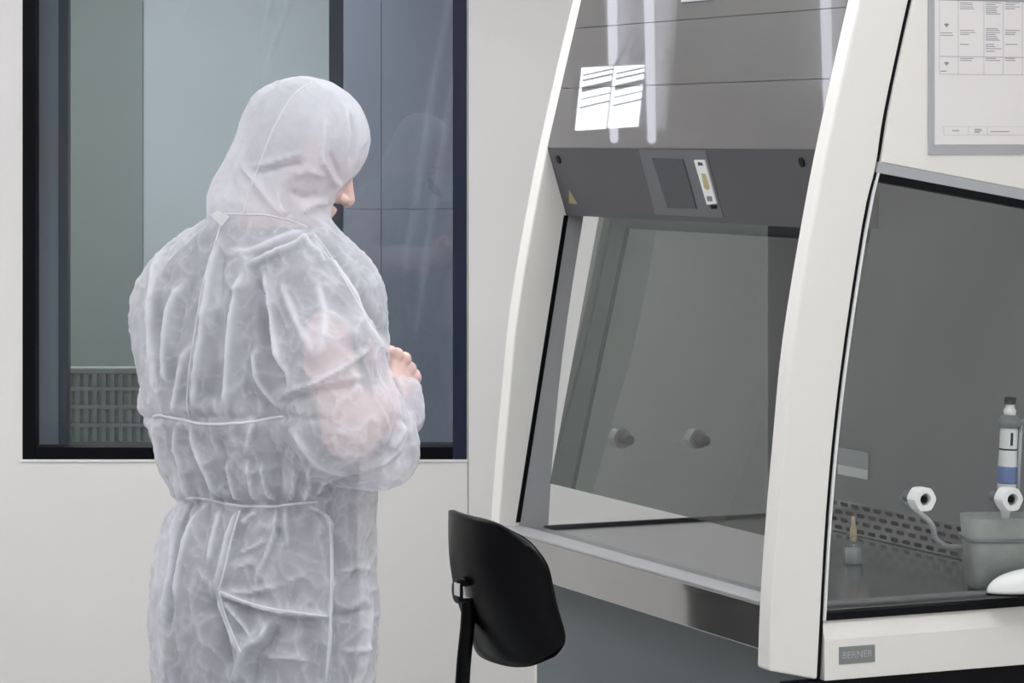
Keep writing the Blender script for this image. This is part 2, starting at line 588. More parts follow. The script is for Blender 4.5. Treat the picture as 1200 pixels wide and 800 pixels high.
# ------------------------------------------------------------------ the safety cabinet
TH = math.radians(24.0)
CT, ST = math.cos(TH), math.sin(TH)
OX, OY = 0.43, 5.37
WID = 1.23
TP = 0.044
cab = empty('safety_cabinet', (OX, OY, 0), TH)   # local x = depth, local y = along the front
tag(cab, 'white safety cabinet with tinted sloping sash, grey control panel and curved side panels', 'cabinet')


def sp(px, py, u):
    """(depth, height) on the cabinet plane y = u that the photograph shows at (px, py)"""
    k = (px - 600) / F
    # OX - ST*u + CT*d = k*(OY + CT*u + ST*d)
    d = (k * (OY + CT * u) - OX + ST * u) / (CT - k * ST)
    Y = OY + CT * u + ST * d
    return d, EYE - (py - HOR) / F * Y


def c2w(d, u, z):
    return Vector((OX + CT * d - ST * u, OY + ST * d + CT * u, z))


def onz(px, py, z):
    Y = (EYE - z) * F / (py - HOR)
    return W3(px, py, Y)


def lpt(p):
    """world to cabinet (d, u, z)"""
    x, y = p[0] - OX, p[1] - OY
    return Vector((CT * x + ST * y, -ST * x + CT * y, p[2]))


front = smooth_path([sp(x, y, TP) for x, y in ((1012, -75), (993, 0), (964, 130), (942, 240), (916, 397), (904, 520), (897, 600), (890, 700), (887, 781))], 4)
rear = [sp(x, y, 0) for x, y in ((958, 796), (969, 600), (985, 440), (1012, 260), (1027, 195), (1037, 130), (1065, 0), (1084, -75))]
rear = [rear[0]] + [tuple(p) for p in smooth_path(rear, 4)][1:]
post_outline = [tuple(p) for p in front] + [tuple(p) for p in rear]
ZTOP = front[0][1]

rear_edge = [(d, z) for d, z in rear]          # bottom to top


def rear_d(z):
    zs = [p[1] for p in rear_edge]
    ds = [p[0] for p in rear_edge]
    return float(np.interp(z, zs, ds))


def front_d(z):
    zs = [p[1] for p in front][::-1]
    ds = [p[0] for p in front][::-1]
    return float(np.interp(z, zs, ds))


DB = 0.67       # interior back wall
DE = 0.74       # rear of the cabinet
ZS = 0.83       # work surface
a0 = sp(1032, 190, 0)
a1 = sp(1200, 222, 0)
tr_slope = (a1[1] - a0[1]) / (a1[0] - a0[0])


def trz(d, off):
    return a0[1] + tr_slope * (d - a0[0]) + off


zsb = sp(1085, 719, 0)[1]            # lower edge of the side glass
zst = sp(1085, 741, 0)[1]
zsl = sp(1085, 788, 0)[1]


def side(far):
    def U(u0, u1):
        return (WID - u1, WID - u0) if far else (u0, u1)
    prism('side_panel', post_outline, *U(0, TP), 'white', cab, 0.004)
    zz = np.linspace(rear_edge[0][1], ZTOP, 22)
    prism('seal', [(rear_d(z) - 0.001, z) for z in zz] + [(rear_d(z) + 0.0085, z) for z in zz[::-1]], *U(0.006, 0.04), 'rubber', cab)
    zz2 = np.linspace(zsb, trz(rear_d(1.6), 0), 14)
    prism('window_edge', [(rear_d(z) + 0.0075, z) for z in zz2] + [(rear_d(z) + 0.0125, z) for z in zz2[::-1]], *U(0.002, 0.036), 'white2', cab)
    # upper white panel
    za = trz(rear_d(1.6) + 0.0085, 0)
    zz = np.linspace(za, ZTOP, 12)
    prism('upper_side_panel', [(rear_d(z) + 0.0085, z) for z in zz] + [(DE, ZTOP), (DE, trz(DE, 0))], *U(0, 0.036), 'white', cab, 0.002)
    h1, h2 = 0.019, 0.033
    d0 = rear_d(1.6) + 0.006
    prism('trim_strip', [(d0, trz(d0, 0)), (DE, trz(DE, 0)), (DE, trz(DE, -h1)), (d0 - 0.004, trz(d0, -h1))], *U(0.001, 0.036), 'greytrim', cab, 0.001)
    prism('window_gasket', [(d0 - 0.004, trz(d0, -h1)), (DE, trz(DE, -h1)), (DE, trz(DE, -h2)), (d0 - 0.007, trz(d0, -h2))], *U(0.004, 0.034), 'rubber', cab)
    # glass
    zz = np.linspace(zsb, trz(d0, -h2), 14)
    us = U(0.017, 0.019)[0]
    ol = [(rear_d(z) + 0.010, us, z) for z in zz] + [(DE - 0.04, us, trz(DE - 0.04, -h2)), (DE - 0.04, us, zsb)]
    link('side_glass', mesh(ol, [tuple(range(len(ol)))]), 'glass', cab)
    prism('window_gasket', [(rear_d(zsb) + 0.008, zsb), (DE, zsb), (DE, zsb + 0.013), (rear_d(zsb) + 0.01, zsb + 0.013)], *U(0.004, 0.034), 'rubber', cab)
    prism('rear_post', [(DE - 0.05, zsb), (DE, zsb), (DE, trz(DE, -h2)), (DE - 0.05, trz(DE - 0.05, -h2))], *U(0.0, 0.04), 'white', cab, 0.002)
    # sill: sloping upper band and upright face
    u0, u1 = U(0, 0.04)
    uo, ui = (u1, u0) if far else (u0, u1)
    sg = -1 if far else 1
    dA, dC = rear_d(zsb) + 0.0085, DE
    ue = uo + sg * 0.010
    V = []
    for dd in (dA, dC):
        V += [(dd, ue, zsb), (dd, uo, zst), (dd, uo, zsl), (dd, ui, zsl), (dd, ui, zsb)]
    Fc = [(0, 1, 2, 3, 4), (9, 8, 7, 6, 5)] + [(i, 5 + i, 5 + (i + 1) % 5, (i + 1) % 5) for i in range(5)]
    bevel(link('sill', fix_normals(mesh(V, Fc)), 'white', cab), 0.0015)
    # two ports with hexagonal nuts
    for px in (1083, 1185):
        d, z = sp(px, 585, -0.01)
        hexm = []
        n = 6
        V, Fc = [], []
        uf, ub = (-0.016, 0.014)
        R, r = 0.0225, 0.0105
        for uu in (uf, ub):
            for rr, nn in ((R, 6), (r, 6)):
                for k in range(24):
                    an = 2 * PI * k / 24
                    rad_ = rr
                    if rr == R:
                        am = (an % (PI / 3)) - PI / 6
                        rad_ = min(R, R * 0.93 / math.cos(am))
                    V.append((d + rad_ * math.cos(an), (WID - uu) if far else uu, z + rad_ * math.sin(an)))
        for k in range(24):
            j = (k + 1) % 24
            Fc += [(k, j, 24 + j, 24 + k), (48 + k, 72 + k, 72 + j, 48 + j), (k, 48 + k, 48 + j, j), (24 + k, 24 + j, 72 + j, 72 + k)]
        nut = bevel(link('port_nut', fix_normals(mesh(V, Fc)), 'white2', cab), 0.002)
        core = tube_me([(d, (WID - a) if far else a, z) for a in (-0.006, 0.05)], 0.0104, 20)
        link('port_core', core, 'greyplastic', nut)
        hole = tube_me([(d, (WID - a) if far else a, z) for a in (-0.0105, -0.004)], 0.006, 16)
        link('port_hole', hole, 'rubber', nut)


side(False)
side(True)

# work surface, back wall, grille
UI0, UI1 = 0.045, WID - 0.045
prism('work_surface', [(0.075, ZS - 0.012), (0.075, ZS), (DB, ZS), (DB, ZS - 0.012)], UI0, UI1, 'steel_dark', cab)
GZ0, GZ1 = ZS + 0.002, ZS + 0.068
prism('back_liner', [(DB, GZ1), (DB, 1.62), (DB + 0.01, 1.62), (DB + 0.01, GZ1)], UI0, UI1, 'liner', cab)
prism('rear_panel', [(DE - 0.01, 0.78), (DE - 0.01, ZTOP), (DE, ZTOP), (DE, 0.78)], 0.04, WID - 0.04, 'white', cab)
prism('grille_backing', [(DB + 0.02, GZ0 - 0.004), (DB + 0.02, GZ1 + 0.004), (DB + 0.024, GZ1 + 0.004), (DB + 0.024, GZ0 - 0.004)], UI0, UI1, 'rubber', cab)


def slot_grille(u0, u1, z0, z1, rows, pitch, sl, sh):
    """perforated sheet: staggered slots with rounded ends cut out of one sheet with thickness"""
    V, Fc = [], []
    rh = (z1 - z0) / rows
    for r in range(rows):
        zc = z0 + (r + 0.5) * rh
        off = pitch * 0.5 * (r % 2)
        n = int((u1 - u0) / pitch)
        lim = [u0]
        cells = []
        x = u0 + off * 0.999 + 1e-4 if off else u0
        if off:
            cells.append((u0, x, False))
        while x + pitch <= u1 + 1e-6:
            cells.append((x, x + pitch, True))
            x += pitch
        if u1 - x > 1e-4:
            cells.append((x, u1, False))
        for (ua, ub, slot) in cells:
            b = len(V)
            if not slot:
                V += [(0, ua, zc - rh / 2), (0, ub, zc - rh / 2), (0, ub, zc + rh / 2), (0, ua, zc + rh / 2)]
                Fc.append((b, b + 1, b + 2, b + 3))
                continue
            uc = (ua + ub) / 2
            hu, hz = pitch / 2, rh / 2
            outer = [(-hu, -hz), (hu * 0.4 * -1, -hz), (hu * 0.4, -hz), (hu, -hz), (hu, 0), (hu, hz), (hu * 0.4, hz), (-hu * 0.4, hz), (-hu, hz), (-hu, 0)]
            i0, i1 = sl / 2, sh / 2
            inner = [(-i0 + i1 * 0.3, -i1 * 0.7), (-i0 + i1, -i1), (i0 - i1, -i1), (i0 - i1 * 0.3, -i1 * 0.7), (i0, 0), (i0 - i1 * 0.3, i1 * 0.7), (i0 - i1, i1), (-i0 + i1, i1), (-i0 + i1 * 0.3, i1 * 0.7), (-i0, 0)]
            for (p, q) in outer:
                V.append((0, uc + p, zc + q))
            for (p, q) in inner:
                V.append((0, uc + p, zc + q))
            for (p, q) in inner:
                V.append((0.003, uc + p, zc + q))
            for k in range(10):
                j = (k + 1) % 10
                Fc.append((b + k, b + j, b + 10 + j, b + 10 + k))
                Fc.append((b + 10 + k, b + 10 + j, b + 20 + j, b + 20 + k))
    return mesh(V, Fc)


o = link('perforated_grille', slot_grille(UI0, UI1, GZ0, GZ1, 4, 0.045, 0.031, 0.0085), 'steel_dark', cab)
o.location.x = DB
prism('floor_seal', [(0.13, ZS), (0.13, ZS + 0.006), (DB - 0.002, ZS + 0.006), (DB - 0.002, ZS)], UI1 - 0.010, UI1 + 0.002, 'control', cab)
# ceiling of the chamber with its lamp
prism('chamber_ceiling', [(0.25, 1.60), (DB, 1.60), (DB, 1.62), (0.25, 1.62)], UI0, UI1, 'liner', cab)
M['chamber_lamp'] = emit('chamber_lamp', (1, 0.98, 0.95), 4.0)
prism('chamber_lamp', [(0.30, 1.585), (0.36, 1.585), (0.36, 1.5995), (0.30, 1.5995)], 0.2, WID - 0.2, 'chamber_lamp', cab, 0.003)

# front: upper boards, control panel, sash, ledge
def bd_(z):
    return front_d(1.636) + 0.001 + (z - 1.636) * (front_d(1.90) - front_d(1.636)) / 0.264


zb = [1.636, 1.761, 1.889, ZTOP]
for i in range(3):
    z0, z1 = zb[i] + (0.0006 if i else 0), zb[i + 1] - 0.0006
    n = 5
    prism('front_board', [(bd_(z0), z0), (bd_(z1), z1), (bd_(z1) + 0.02, z1), (bd_(z0) + 0.02, z0)], TP, WID - TP, 'upper', cab)
prism('board_backing', [(front_d(1.64) + 0.021, 1.636), (front_d(ZTOP) + 0.021, ZTOP), (front_d(ZTOP) + 0.03, ZTOP), (front_d(1.64) + 0.03, 1.636)], TP, WID - TP, 'control', cab)
# small label holder near the top
d_ = front_d(1.93)
lh0 = lpt(onz(600, 400, 1)).y
pa = sp(798, 2, 0.5)
uA, uB = 0.36, 0.48


def front_u(px, py, dfun):
    """(u, z) where the view ray through (px, py) meets the front surface d = dfun(z)"""
    u = 0.6
    for _ in range(30):
        k = (px - 600) / F
        Y = OY + CT * u
        z = EYE - (py - HOR) / F * Y
        d = dfun(z)
        # OX - ST u + CT d = k (OY + CT u + ST d)
        u = (OX + CT * d - k * (OY + ST * d)) / (ST + k * CT)
        Y = OY + CT * u + ST * d
        z = EYE - (py - HOR) / F * Y
    return u, z


uB, zL = front_u(798, 3, front_d)
uA, _ = front_u(836, 0, front_d)
zz = np.linspace(zL, zL + 0.05, 3)
prism('label_holder', [(front_d(z) - 0.002, z) for z in zz] + [(front_d(z) + 0.0005, z) for z in zz[::-1]], uA, uB, 'frame_grey', cab, 0.0005)

CP_T = (front_d(1.636) + 0.0005, 1.636)
CP_B = (0.183, 1.492)
cdir = Vector((CP_B[0] - CP_T[0], 0, CP_B[1] - CP_T[1]))
clen = cdir.length
cdir.normalize()
cnor = Vector((cdir.z, 0, -cdir.x))          # outward (towards -d, down)
prism('control_panel', [CP_T, CP_B, (CP_B[0] + 0.03, CP_B[1]), (CP_T[0] + 0.05, CP_T[1] - 0.001)], TP, WID - TP, 'control', cab, 0.001)


def cp_d(z):
    return CP_T[0] + (CP_B[0] - CP_T[0]) * (z - CP_T[1]) / (CP_B[1] - CP_T[1])


def on_panel(quad_px, name, mat, th, parent, lift=0.0):
    """plate on the control panel given by four photo points"""
    P = []
    for (x, y) in quad_px:
        u, z = front_u(x, y, cp_d)
        P.append(Vector((cp_d(z), u, z)))
    V = [p + cnor * lift for p in P] + [p + cnor * (lift + th) for p in P]
    n = len(P)
    Fc = [tuple(range(n)), tuple(range(2 * n - 1, n - 1, -1))] + [(i, n + i, n + (i + 1) % n, (i + 1) % n) for i in range(n)]
    return link(name, fix_normals(mesh(V, Fc)), mat, parent)


bz = on_panel([(749, 175), (827, 176), (848, 255), (768, 251)], 'display_bezel', 'bezel', 0.002, cab, -0.001)
on_panel([(765, 185), (801, 186), (817, 244), (783, 243)], 'screen', 'screen', 0.002, bz, 0.0003)
st = on_panel([(815, 187), (827, 187), (841, 238), (830, 239)], 'indicator_strip', 'white2', 0.003, cab, 0.001)
on_panel([(820, 189), (825, 190), (826, 193), (820, 193)], 'dark_mark', 'screen', 0.001, st, 0.0035)
on_panel([(824, 202), (829, 203), (834, 220), (831, 222), (827, 219)], 'ochre_emblem', 'ochre', 0.001, st, 0.0035)
on_panel([(830, 229), (836, 229), (837, 235), (831, 235)], 'dark_mark', 'plate', 0.001, st, 0.0035)
on_panel([(834, 240), (840, 240), (841, 244), (835, 244)], 'button', 'rubber', 0.003, cab, 0.0008)
on_panel([(667, 222), (677, 239), (667, 238)], 'warning_triangle', 'yellow', 0.0008, cab, 0.0002)
for (x, y) in ((655, 187), (940, 190)):
    u, z = front_u(x, y, cp_d)
    p = Vector((cp_d(z), u, z))
    link('screw', tube_me([p - cnor * 0.002, p + cnor * 0.0025], 0.009, 16), 'rubber', cab)

# black edge line, grey cheek liners, tinted sash
for (ua, ub) in ((WID - TP - 0.004, WID - TP), (TP, TP + 0.004)):
    prism('edge_seal', [(0.066, 0.846), (0.178, 1.492), (0.187, 1.492), (0.075, 0.846)], ua, ub, 'rubber', cab)
    zc = np.linspace(0.83, 1.492, 10)
    prism('cheek_liner', [(0.075 + (z - 0.846) * 0.1734, z) for z in zc] + [(rear_d(z) + 0.013, z) for z in zc[::-1]], ua + (0 if ua < 0.5 else 0.001), ub - (0.001 if ua < 0.5 else 0), 'cheek', cab)
S0, S1 = (0.1425, 0.925), (0.262, 1.51)
sv = [(S0[0], TP + 0.006, S0[1]), (S0[0], WID - TP - 0.006, S0[1]), (S1[0], WID - TP - 0.006, S1[1]), (S1[0], TP + 0.006, S1[1])]
sash = link('sash_pane', mesh(sv, [(0, 1, 2, 3)]), 'sash', cab)
prism('control_box_underside', [(0.183, 1.492), (0.27, 1.492), (0.27, 1.62), (0.20, 1.62)], TP, WID - TP, 'control', cab)

prism('front_ledge', [(0.029, 0.752), (0.029, 0.832), (0.034, 0.838), (0.075, 0.838), (0.078, 0.80), (0.078, 0.752)], TP, WID - TP, 'steel', cab, 0.002)
prism('ledge_lip', [(0.024, 0.834), (0.024, 0.8385), (0.08, 0.8385), (0.08, 0.834)], TP, WID - TP, 'cheek', cab, 0.001)
prism('air_slot', [(0.080, 0.8302), (0.080, 0.833), (0.125, 0.833), (0.125, 0.8302)], TP + 0.02, WID - TP - 0.02, 'liner', cab)
prism('chamber_floor_pan', [(0.078, 0.752), (DE - 0.012, 0.752), (DE - 0.012, 0.815), (0.078, 0.815)], 0.04, WID - 0.04, 'slate', cab)

# base
prism('base', [(0.125, 0.10), (0.125, 0.7515), (DE - 0.03, 0.7515), (DE - 0.03, 0.10)], 0.03, WID - 0.022, 'slate', cab)
prism('base_edge_strip', [(0.128, 0.02), (0.128, 0.7515), (0.160, 0.7515), (0.160, 0.02)], WID - 0.021, WID - 0.003, 'white', cab)
prism('under_side_gap', [(0.06, 0.60), (0.06, zsl), (DE - 0.02, zsl), (DE - 0.02, 0.60)], 0.012, 0.03, 'rubber', cab)
prism('base_side', [(0.09, 0.10), (0.09, 0.60), (DE - 0.02, 0.60), (DE - 0.02, 0.10)], 0.012, 0.03, 'white', cab, 0.002)
for dd in (0.16, DE - 0.08):
    for uu in (0.08, WID - 0.08):
        f = link('foot', lathe_me([(0.02, 0), (0.022, 0.01), (0.014, 0.02), (0.012, 0.10)], 16), 'rubber', cab)
        f.location = (dd, uu, 0)

# name plate on the sill
qa = sp(983, 758, 0)
qb = sp(1025, 775, 0)
pl = prism('name_plate', [(qa[0], qa[1]), (qb[0], qa[1]), (qb[0], qb[1]), (qa[0], qb[1])], -0.0018, 0.0, 'plate', cab, 0.0005)


def text_me(s, size):
    cu = bpy.data.curves.new('txt', 'FONT')
    cu.body = s
    cu.size = size
    cu.align_x = 'CENTER'
    cu.align_y = 'CENTER'
    cu.extrude = 0.0003
    ob = bpy.data.objects.new('txt', cu)
    COL.objects.link(ob)
    dg = bpy.context.evaluated_depsgraph_get()
    me = bpy.data.meshes.new_from_object(ob.evaluated_get(dg))
    bpy.data.objects.remove(ob, do_unlink=True)
    return me


t = link('lettering', text_me('BERNER', 0.0175), 'platetext', pl)
t.location = ((qa[0] + qb[0]) / 2, -0.0021, (qa[1] + qb[1]) / 2)
t.rotation_euler = (PI / 2, 0, 0)

# ------------------------------------------------------------------ framed document on the side of the cabinet
doc = empty('framed_document', (OX, OY, 0), TH)
tag(doc, 'framed white instruction sheet with a printed table on the cabinet side', 'document')
fd0, fz0 = sp(1087.5, 181, -0.002)
pd0, pz0 = sp(1095, 169.5, -0.004)
fd1, fz1 = fd0 + 0.36, fz0 + 0.34
bd = pd0 - fd0
bzv = pz0 - fz0
prism('frame', [(fd0, fz0), (fd1, fz0), (fd1, fz1), (fd0, fz1)], -0.004, 0.0, 'frame_grey', doc, 0.001)
pap = prism('paper', [(pd0, pz0), (fd1 - bd, pz0), (fd1 - bd, fz1 - bzv), (pd0, fz1 - bzv)], -0.0055, -0.0042, 'paper', doc)


class Quads:
    def __init__(self):
        self.V, self.F = [], []

    def rect(self, x0, y0, x1, y1):
        b = len(self.V)
        A = sp(x0, y0, -0.0058)
        B = sp(x1, y1, -0.0058)
        for (d, z) in ((A[0], A[1]), (B[0], A[1]), (B[0], B[1]), (A[0], B[1])):
            self.V.append((d, -0.0058, z))
        self.F.append((b, b + 1, b + 2, b + 3))

    def tri(self, pts):
        b = len(self.V)
        for (x, y) in pts:
            d, z = sp(x, y, -0.0058)
            self.V.append((d, -0.0058, z))
        self.F.append((b, b + 1, b + 2))


q = Quads()
cols = [1101, 1123, 1153, 1175.7, 1198, 1221, 1244]
for c in cols:
    q.rect(c - 0.35, -60, c + 0.35, 88)
for r in (-40, 67, 87.6):
    q.rect(1101, r - 0.35, 1244, r + 0.35)
q.rect(1106, 148.2, 1244, 148.8)
q.rect(1106, 157.8, 1244, 158.4)
for c in (1106, 1135, 1157, 1243):
    q.rect(c - 0.3, 148.5, c + 0.3, 158)
tag(link('table_rules', mesh(q.V, q.F), 'rule', pap), kind='stuff')
q = Quads()
q.rect(1101, 0.3, 1244, 1.3)
random.seed(5)


def para(x, ys, wmax):
    for y in ys:
        q.rect(x, y - 0.55, x + wmax * random.uniform(0.55, 1.0), y + 0.55)


for x0, w_ in ((1125, 17), (1155, 19), (1178, 19), (1200, 19), (1223, 19)):
    para(x0, [3.3, 5.5, 8, 10.3], w_)
    para(x0, [35.5, 38, 40.3], w_ * 1.1)
    para(x0, [52], w_ * 0.8)
    para(x0, [68.3, 70.8], w_ * 0.95)
para(1155, [12.5, 14.5, 16.5, 33.5, 42.7, 45, 47], 19)
para(1155, [54.5, 57, 60], 19)
para(1102, [38.5, 41.3], 16)
para(1102, [83.3], 13)
para(1116, [153], 9)
para(1142, [151.5, 153.3, 155], 11)
para(1161, [154], 38)
for y in (29, 74):
    q.tri([(1106, y - 0.8), (1112.5, y - 0.8), (1109.3, y + 3.2)])
    q.rect(1107.5, y - 1.5, 1111, y)
tag(link('printed_text', mesh(q.V, q.F), 'ink', pap), kind='stuff')

# ------------------------------------------------------------------ things inside the cabinet
# stoppered vial
vb = onz(1000, 661, ZS)
v = empty('stoppered_vial', (vb.x, vb.y, ZS))
tag(v, 'small clear vial with a long cream stopper standing by the grille', 'vial')
sc_ = vb.y / F
link('glass_body', lathe_me([(11.5 * sc_, 0), (12.5 * sc_, 2 * sc_), (12.5 * sc_, 20 * sc_), (10 * sc_, 26 * sc_), (4.2 * sc_, 31 * sc_), (4.2 * sc_, 34 * sc_)], 24), 'bottle_glass', v, True)
link('contents', lathe_me([(9 * sc_, 1 * sc_), (9.5 * sc_, 2 * sc_), (9.5 * sc_, 19 * sc_)], 24), 'hose', v, True)
link('stopper', lathe_me([(3.2 * sc_, 26 * sc_), (4.2 * sc_, 30 * sc_), (4.0 * sc_, 42 * sc_), (2.6 * sc_, 46 * sc_), (2.2 * sc_, 56 * sc_)], 20), 'cream', v, True)

# pale card on the back wall
def back_pt(px, py, d=DB - 0.001):
    k = (px - 600) / F
    u = (OX + CT * d - k * (OY + ST * d)) / (ST + k * CT)
    Y = OY + CT * u + ST * d
    return Vector((d, u, EYE - (py - HOR) / F * Y))


ca, cb = back_pt(983, 524), back_pt(1018, 562)
card = empty('pale_card', c2w(DB, (ca.y + cb.y) / 2, cb.z), TH)
tag(card, 'pale grey card with a white lower edge fixed on the cabinet back wall', 'card')
hw_ = abs(ca.y - cb.y) / 2
prism('sheet', [(-0.003, 0), (-0.0005, 0), (-0.0005, ca.z - cb.z), (-0.003, ca.z - cb.z)], -hw_, hw_, 'greytrim', card)
prism('white_edge', [(-0.004, 0), (-0.0031, 0), (-0.0031, 0.02), (-0.004, 0.02)], -hw_, hw_, 'white2', card)

# milky tub
tb = onz(1168, 690, ZS)
tub = empty('plastic_tub', (tb.x + 0.03, tb.y + 0.055, ZS), math.radians(4))
tag(tub, 'milky see-through plastic tub on the work surface holding the pipette tip', 'tub')


def tub_me(w0, d0, w1, d1, h, t, z0=0.0):
    V, Fc = [], []
    rings = [(w0, d0, z0), (w1, d1, h), (w1 - t, d1 - t, h), (w0 - t, d0 - t, z0 + t)]
    n = 0
    for (a, b, z) in rings:
        r = 0.018
        pts = []
        for (sx, sy, a0_) in ((1, 1, 0), (-1, 1, 90), (-1, -1, 180), (1, -1, 270)):
            for k in range(5):
                an = math.radians(a0_ + 22.5 * k)
                pts.append((sx * (a - r) + r * math.cos(an), sy * (b - r) + r * math.sin(an), z))
        n = len(pts)
        V += pts
    for i in range(3):
        for k in range(n):
            j = (k + 1) % n
            Fc.append((i * n + k, i * n + j, (i + 1) * n + j, (i + 1) * n + k))
    Fc.append(tuple(range(n - 1, -1, -1)))
    Fc.append(tuple(3 * n + k for k in range(n)))
    return fix_normals(mesh(V, Fc))


link('wall', tub_me(0.074, 0.05, 0.082, 0.056, 0.128, 0.003), 'tub', tub, True)
link('rim', tub_me(0.0825, 0.0565, 0.0845, 0.0585, 0.092, 0.004, 0.084), 'greyplastic', tub, True)

# pipette leaning in the tub
pt_top = W3(1184, 466, tb.y + 0.052)
pt_low = W3(1175, 676, tb.y + 0.05)
pax = (pt_top - pt_low)
plen = pax.length
pip = empty('pipette', pt_low)
pip.rotation_mode = 'QUATERNION'
pip.rotation_quaternion = Vector((0, 0, 1)).rotation_difference(pax.normalized())
tag(pip, 'white laboratory pipette with black plunger cap standing in the tub', 'pipette')
k_ = plen / 210.0


def pr(lst):
    return [(r * k_, h * k_) for r, h in lst]


link('tip', lathe_me(pr([(1.2, 0), (4.0, 30), (4.6, 62), (5, 66)]), 16), 'white2', pip, True)
link('shaft', lathe_me(pr([(5.2, 62), (5.6, 75), (7.5, 80), (8, 96)]), 20), 'white2', pip, True)
h_ = link('handle', lathe_me(pr([(9, 94), (11, 98), (11.5, 120), (10.5, 150), (10.5, 172), (8, 177)]), 24), 'white2', pip, True)
o = link('blue_sticker', lathe_me(pr([(11.65, 110), (11.7, 112), (11.5, 128), (11.3, 130)]), 24), 'blue', pip, True)
o = link('black_mark', lathe_me(pr([(10.8, 149), (10.8, 151)]), 24), 'rubber', pip, True)
o = box('black_mark', 0.5 * k_, 3.5 * k_, -11.2 * k_, -9.5 * k_, 155 * k_, 170 * k_, 'rubber', pip)
link('collar', lathe_me(pr([(8, 174), (14, 178), (14, 183), (9, 190)]), 24), 'greyplastic', pip, True)
o = link('finger_hook', tube_me([Vector((p[0] * k_, 0, p[1] * k_)) for p in ((6, 180), (20, 184), (24, 180))], 3 * k_, 10), 'greyplastic', pip, True)
link('side_rod', tube_me([Vector((14 * k_, 2 * k_, h * k_)) for h in (96, 178)], 2.2 * k_, 10), 'hose', pip, True)
link('plunger', lathe_me(pr([(7, 186), (7.5, 196), (5.5, 198), (5.5, 204)]), 20), 'white2', pip, True)
link('plunger_cap', lathe_me(pr([(7, 203), (7, 210), (6, 211)]), 20), 'rubber', pip, True)

# rounded white cover in front of the tub
mb = onz(1192, 697, ZS)
mo = empty('rounded_cover', (mb.x + 0.012, mb.y + 0.012, ZS), math.radians(10))
tag(mo, 'white rounded wedge with black underside lying in front of the tub', 'cover')
V, Fc = [], []
NU, NV = 28, 8
for i in range(NV + 1):
    t_ = i / NV
    for k in range(NU):
        a = 2 * PI * k / NU
        r = math.cos(t_ * PI / 2) ** 0.6 if t_ < 1 else 0.0
        x = 0.068 * r * math.cos(a)
        y = 0.03 * r * math.sin(a)
        z = 0.004 + 0.052 * math.sin(t_ * PI / 2) * (0.55 + 0.45 * (x + 0.068) / 0.136)
        V.append((x, y, z))
for i in range(NV):
    for k in range(NU):
        j = (k + 1) % NU
        Fc.append((i * NU + k, i * NU + j, (i + 1) * NU + j, (i + 1) * NU + k))
Fc.append(tuple(range(NU - 1, -1, -1)))
link('shell', fix_normals(mesh(V, Fc)), 'white2', mo, True)
link('base', lathe_me([(1, 0), (1, 0.004)], 28), 'rubber', mo).scale = (0.069, 0.031, 1)

# hose from the first port
d1, z1 = sp(1083, 585, 0)
hp = [c2w(d1, 0.045, z1), c2w(d1, 0.07, z1 - 0.008)]
for (x, y, u) in ((1090, 612, 0.09), (1096, 630, 0.11), (1110, 640, 0.14), (1128, 642, 0.17)):
    d, z = sp(x, y, u)
    hp.append(c2w(d, u, z))
hp.append(c2w(lpt(hp[-1]).x + 0.03, 0.21, ZS + 0.03))
hp.append(c2w(lpt(hp[-1]).x + 0.06, 0.30, ZS + 0.006))
o = link('hose', tube_me(smooth_path(hp, 6), 0.0052, 12), 'hose', None, True)
tag(o, 'thin grey hose hanging from the left port inside the cabinet', 'hose')

# ------------------------------------------------------------------ laboratory chair
CY = 5.20
chx = -0.048
bf = Vector((CT, ST, 0))        # facing the cabinet
bw = Vector((-ST, CT, 0))
ch = empty('laboratory_chair', (chx + 0.20 * CT, CY + 0.20 * ST, 0), TH)
tag(ch, 'black laboratory chair with curved plastic backrest in front of the cabinet', 'chair')
# local x = facing, local y = width ; backrest centre at x = -0.20
zb0 = EYE - (775 - HOR) / F * CY
zb1 = EYE - (601 - HOR) / F * CY
HB = zb1 - zb0
NS, NT = 28, 22


def backrest_me():
    V, Fc = [], []
    hwid = 0.205
    for sideoff in (0.0, 1.0):
        for j in range(NT + 1):
            for i in range(NS + 1):
                s = -1 + 2 * i / NS
                t_ = -1 + 2 * j / NT
                # rounded outline, a little narrower towards the top
                sx = s * math.sqrt(max(0, 1 - 0.44 * t_ * t_ * (abs(t_) ** 3)))
                tz = t_ * math.sqrt(max(0, 1 - 0.40 * s * s * (abs(s) ** 2.2)))
                zz_ = (tz + 1) / 2
                y = sx * hwid * (1.0 - 0.07 * zz_)
                xw = 0.082 * (y / hwid) ** 2 * 0.92
                lean = -0.05 * zz_ + 0.018 * math.sin(zz_ * PI) * -1 + 0.01
                edge = max(abs(s) ** 6, abs(t_) ** 6)
                th = 0.030 * (1 - 0.75 * edge)
                x = -0.20 + xw + lean + (th if sideoff else 0.0)
                V.append((x, y, zb0 + HB * zz_))
    n1 = (NS + 1) * (NT + 1)
    for j in range(NT):
        for i in range(NS):
            a = j * (NS + 1) + i
            Fc.append((a, a + 1, a + NS + 2, a + NS + 1))
            Fc.append((n1 + a, n1 + a + NS + 1, n1 + a + NS + 2, n1 + a + 1))
    rim = [i for i in range(NS + 1)] + [j * (NS + 1) + NS for j in range(1, NT + 1)] + [NT * (NS + 1) + i for i in range(NS - 1, -1, -1)] + [j * (NS + 1) for j in range(NT - 1, 0, -1)]
    for k in range(len(rim)):
        a, b = rim[k], rim[(k + 1) % len(rim)]
        Fc.append((a, n1 + a, n1 + b, b))
    return fix_normals(mesh(V, Fc))


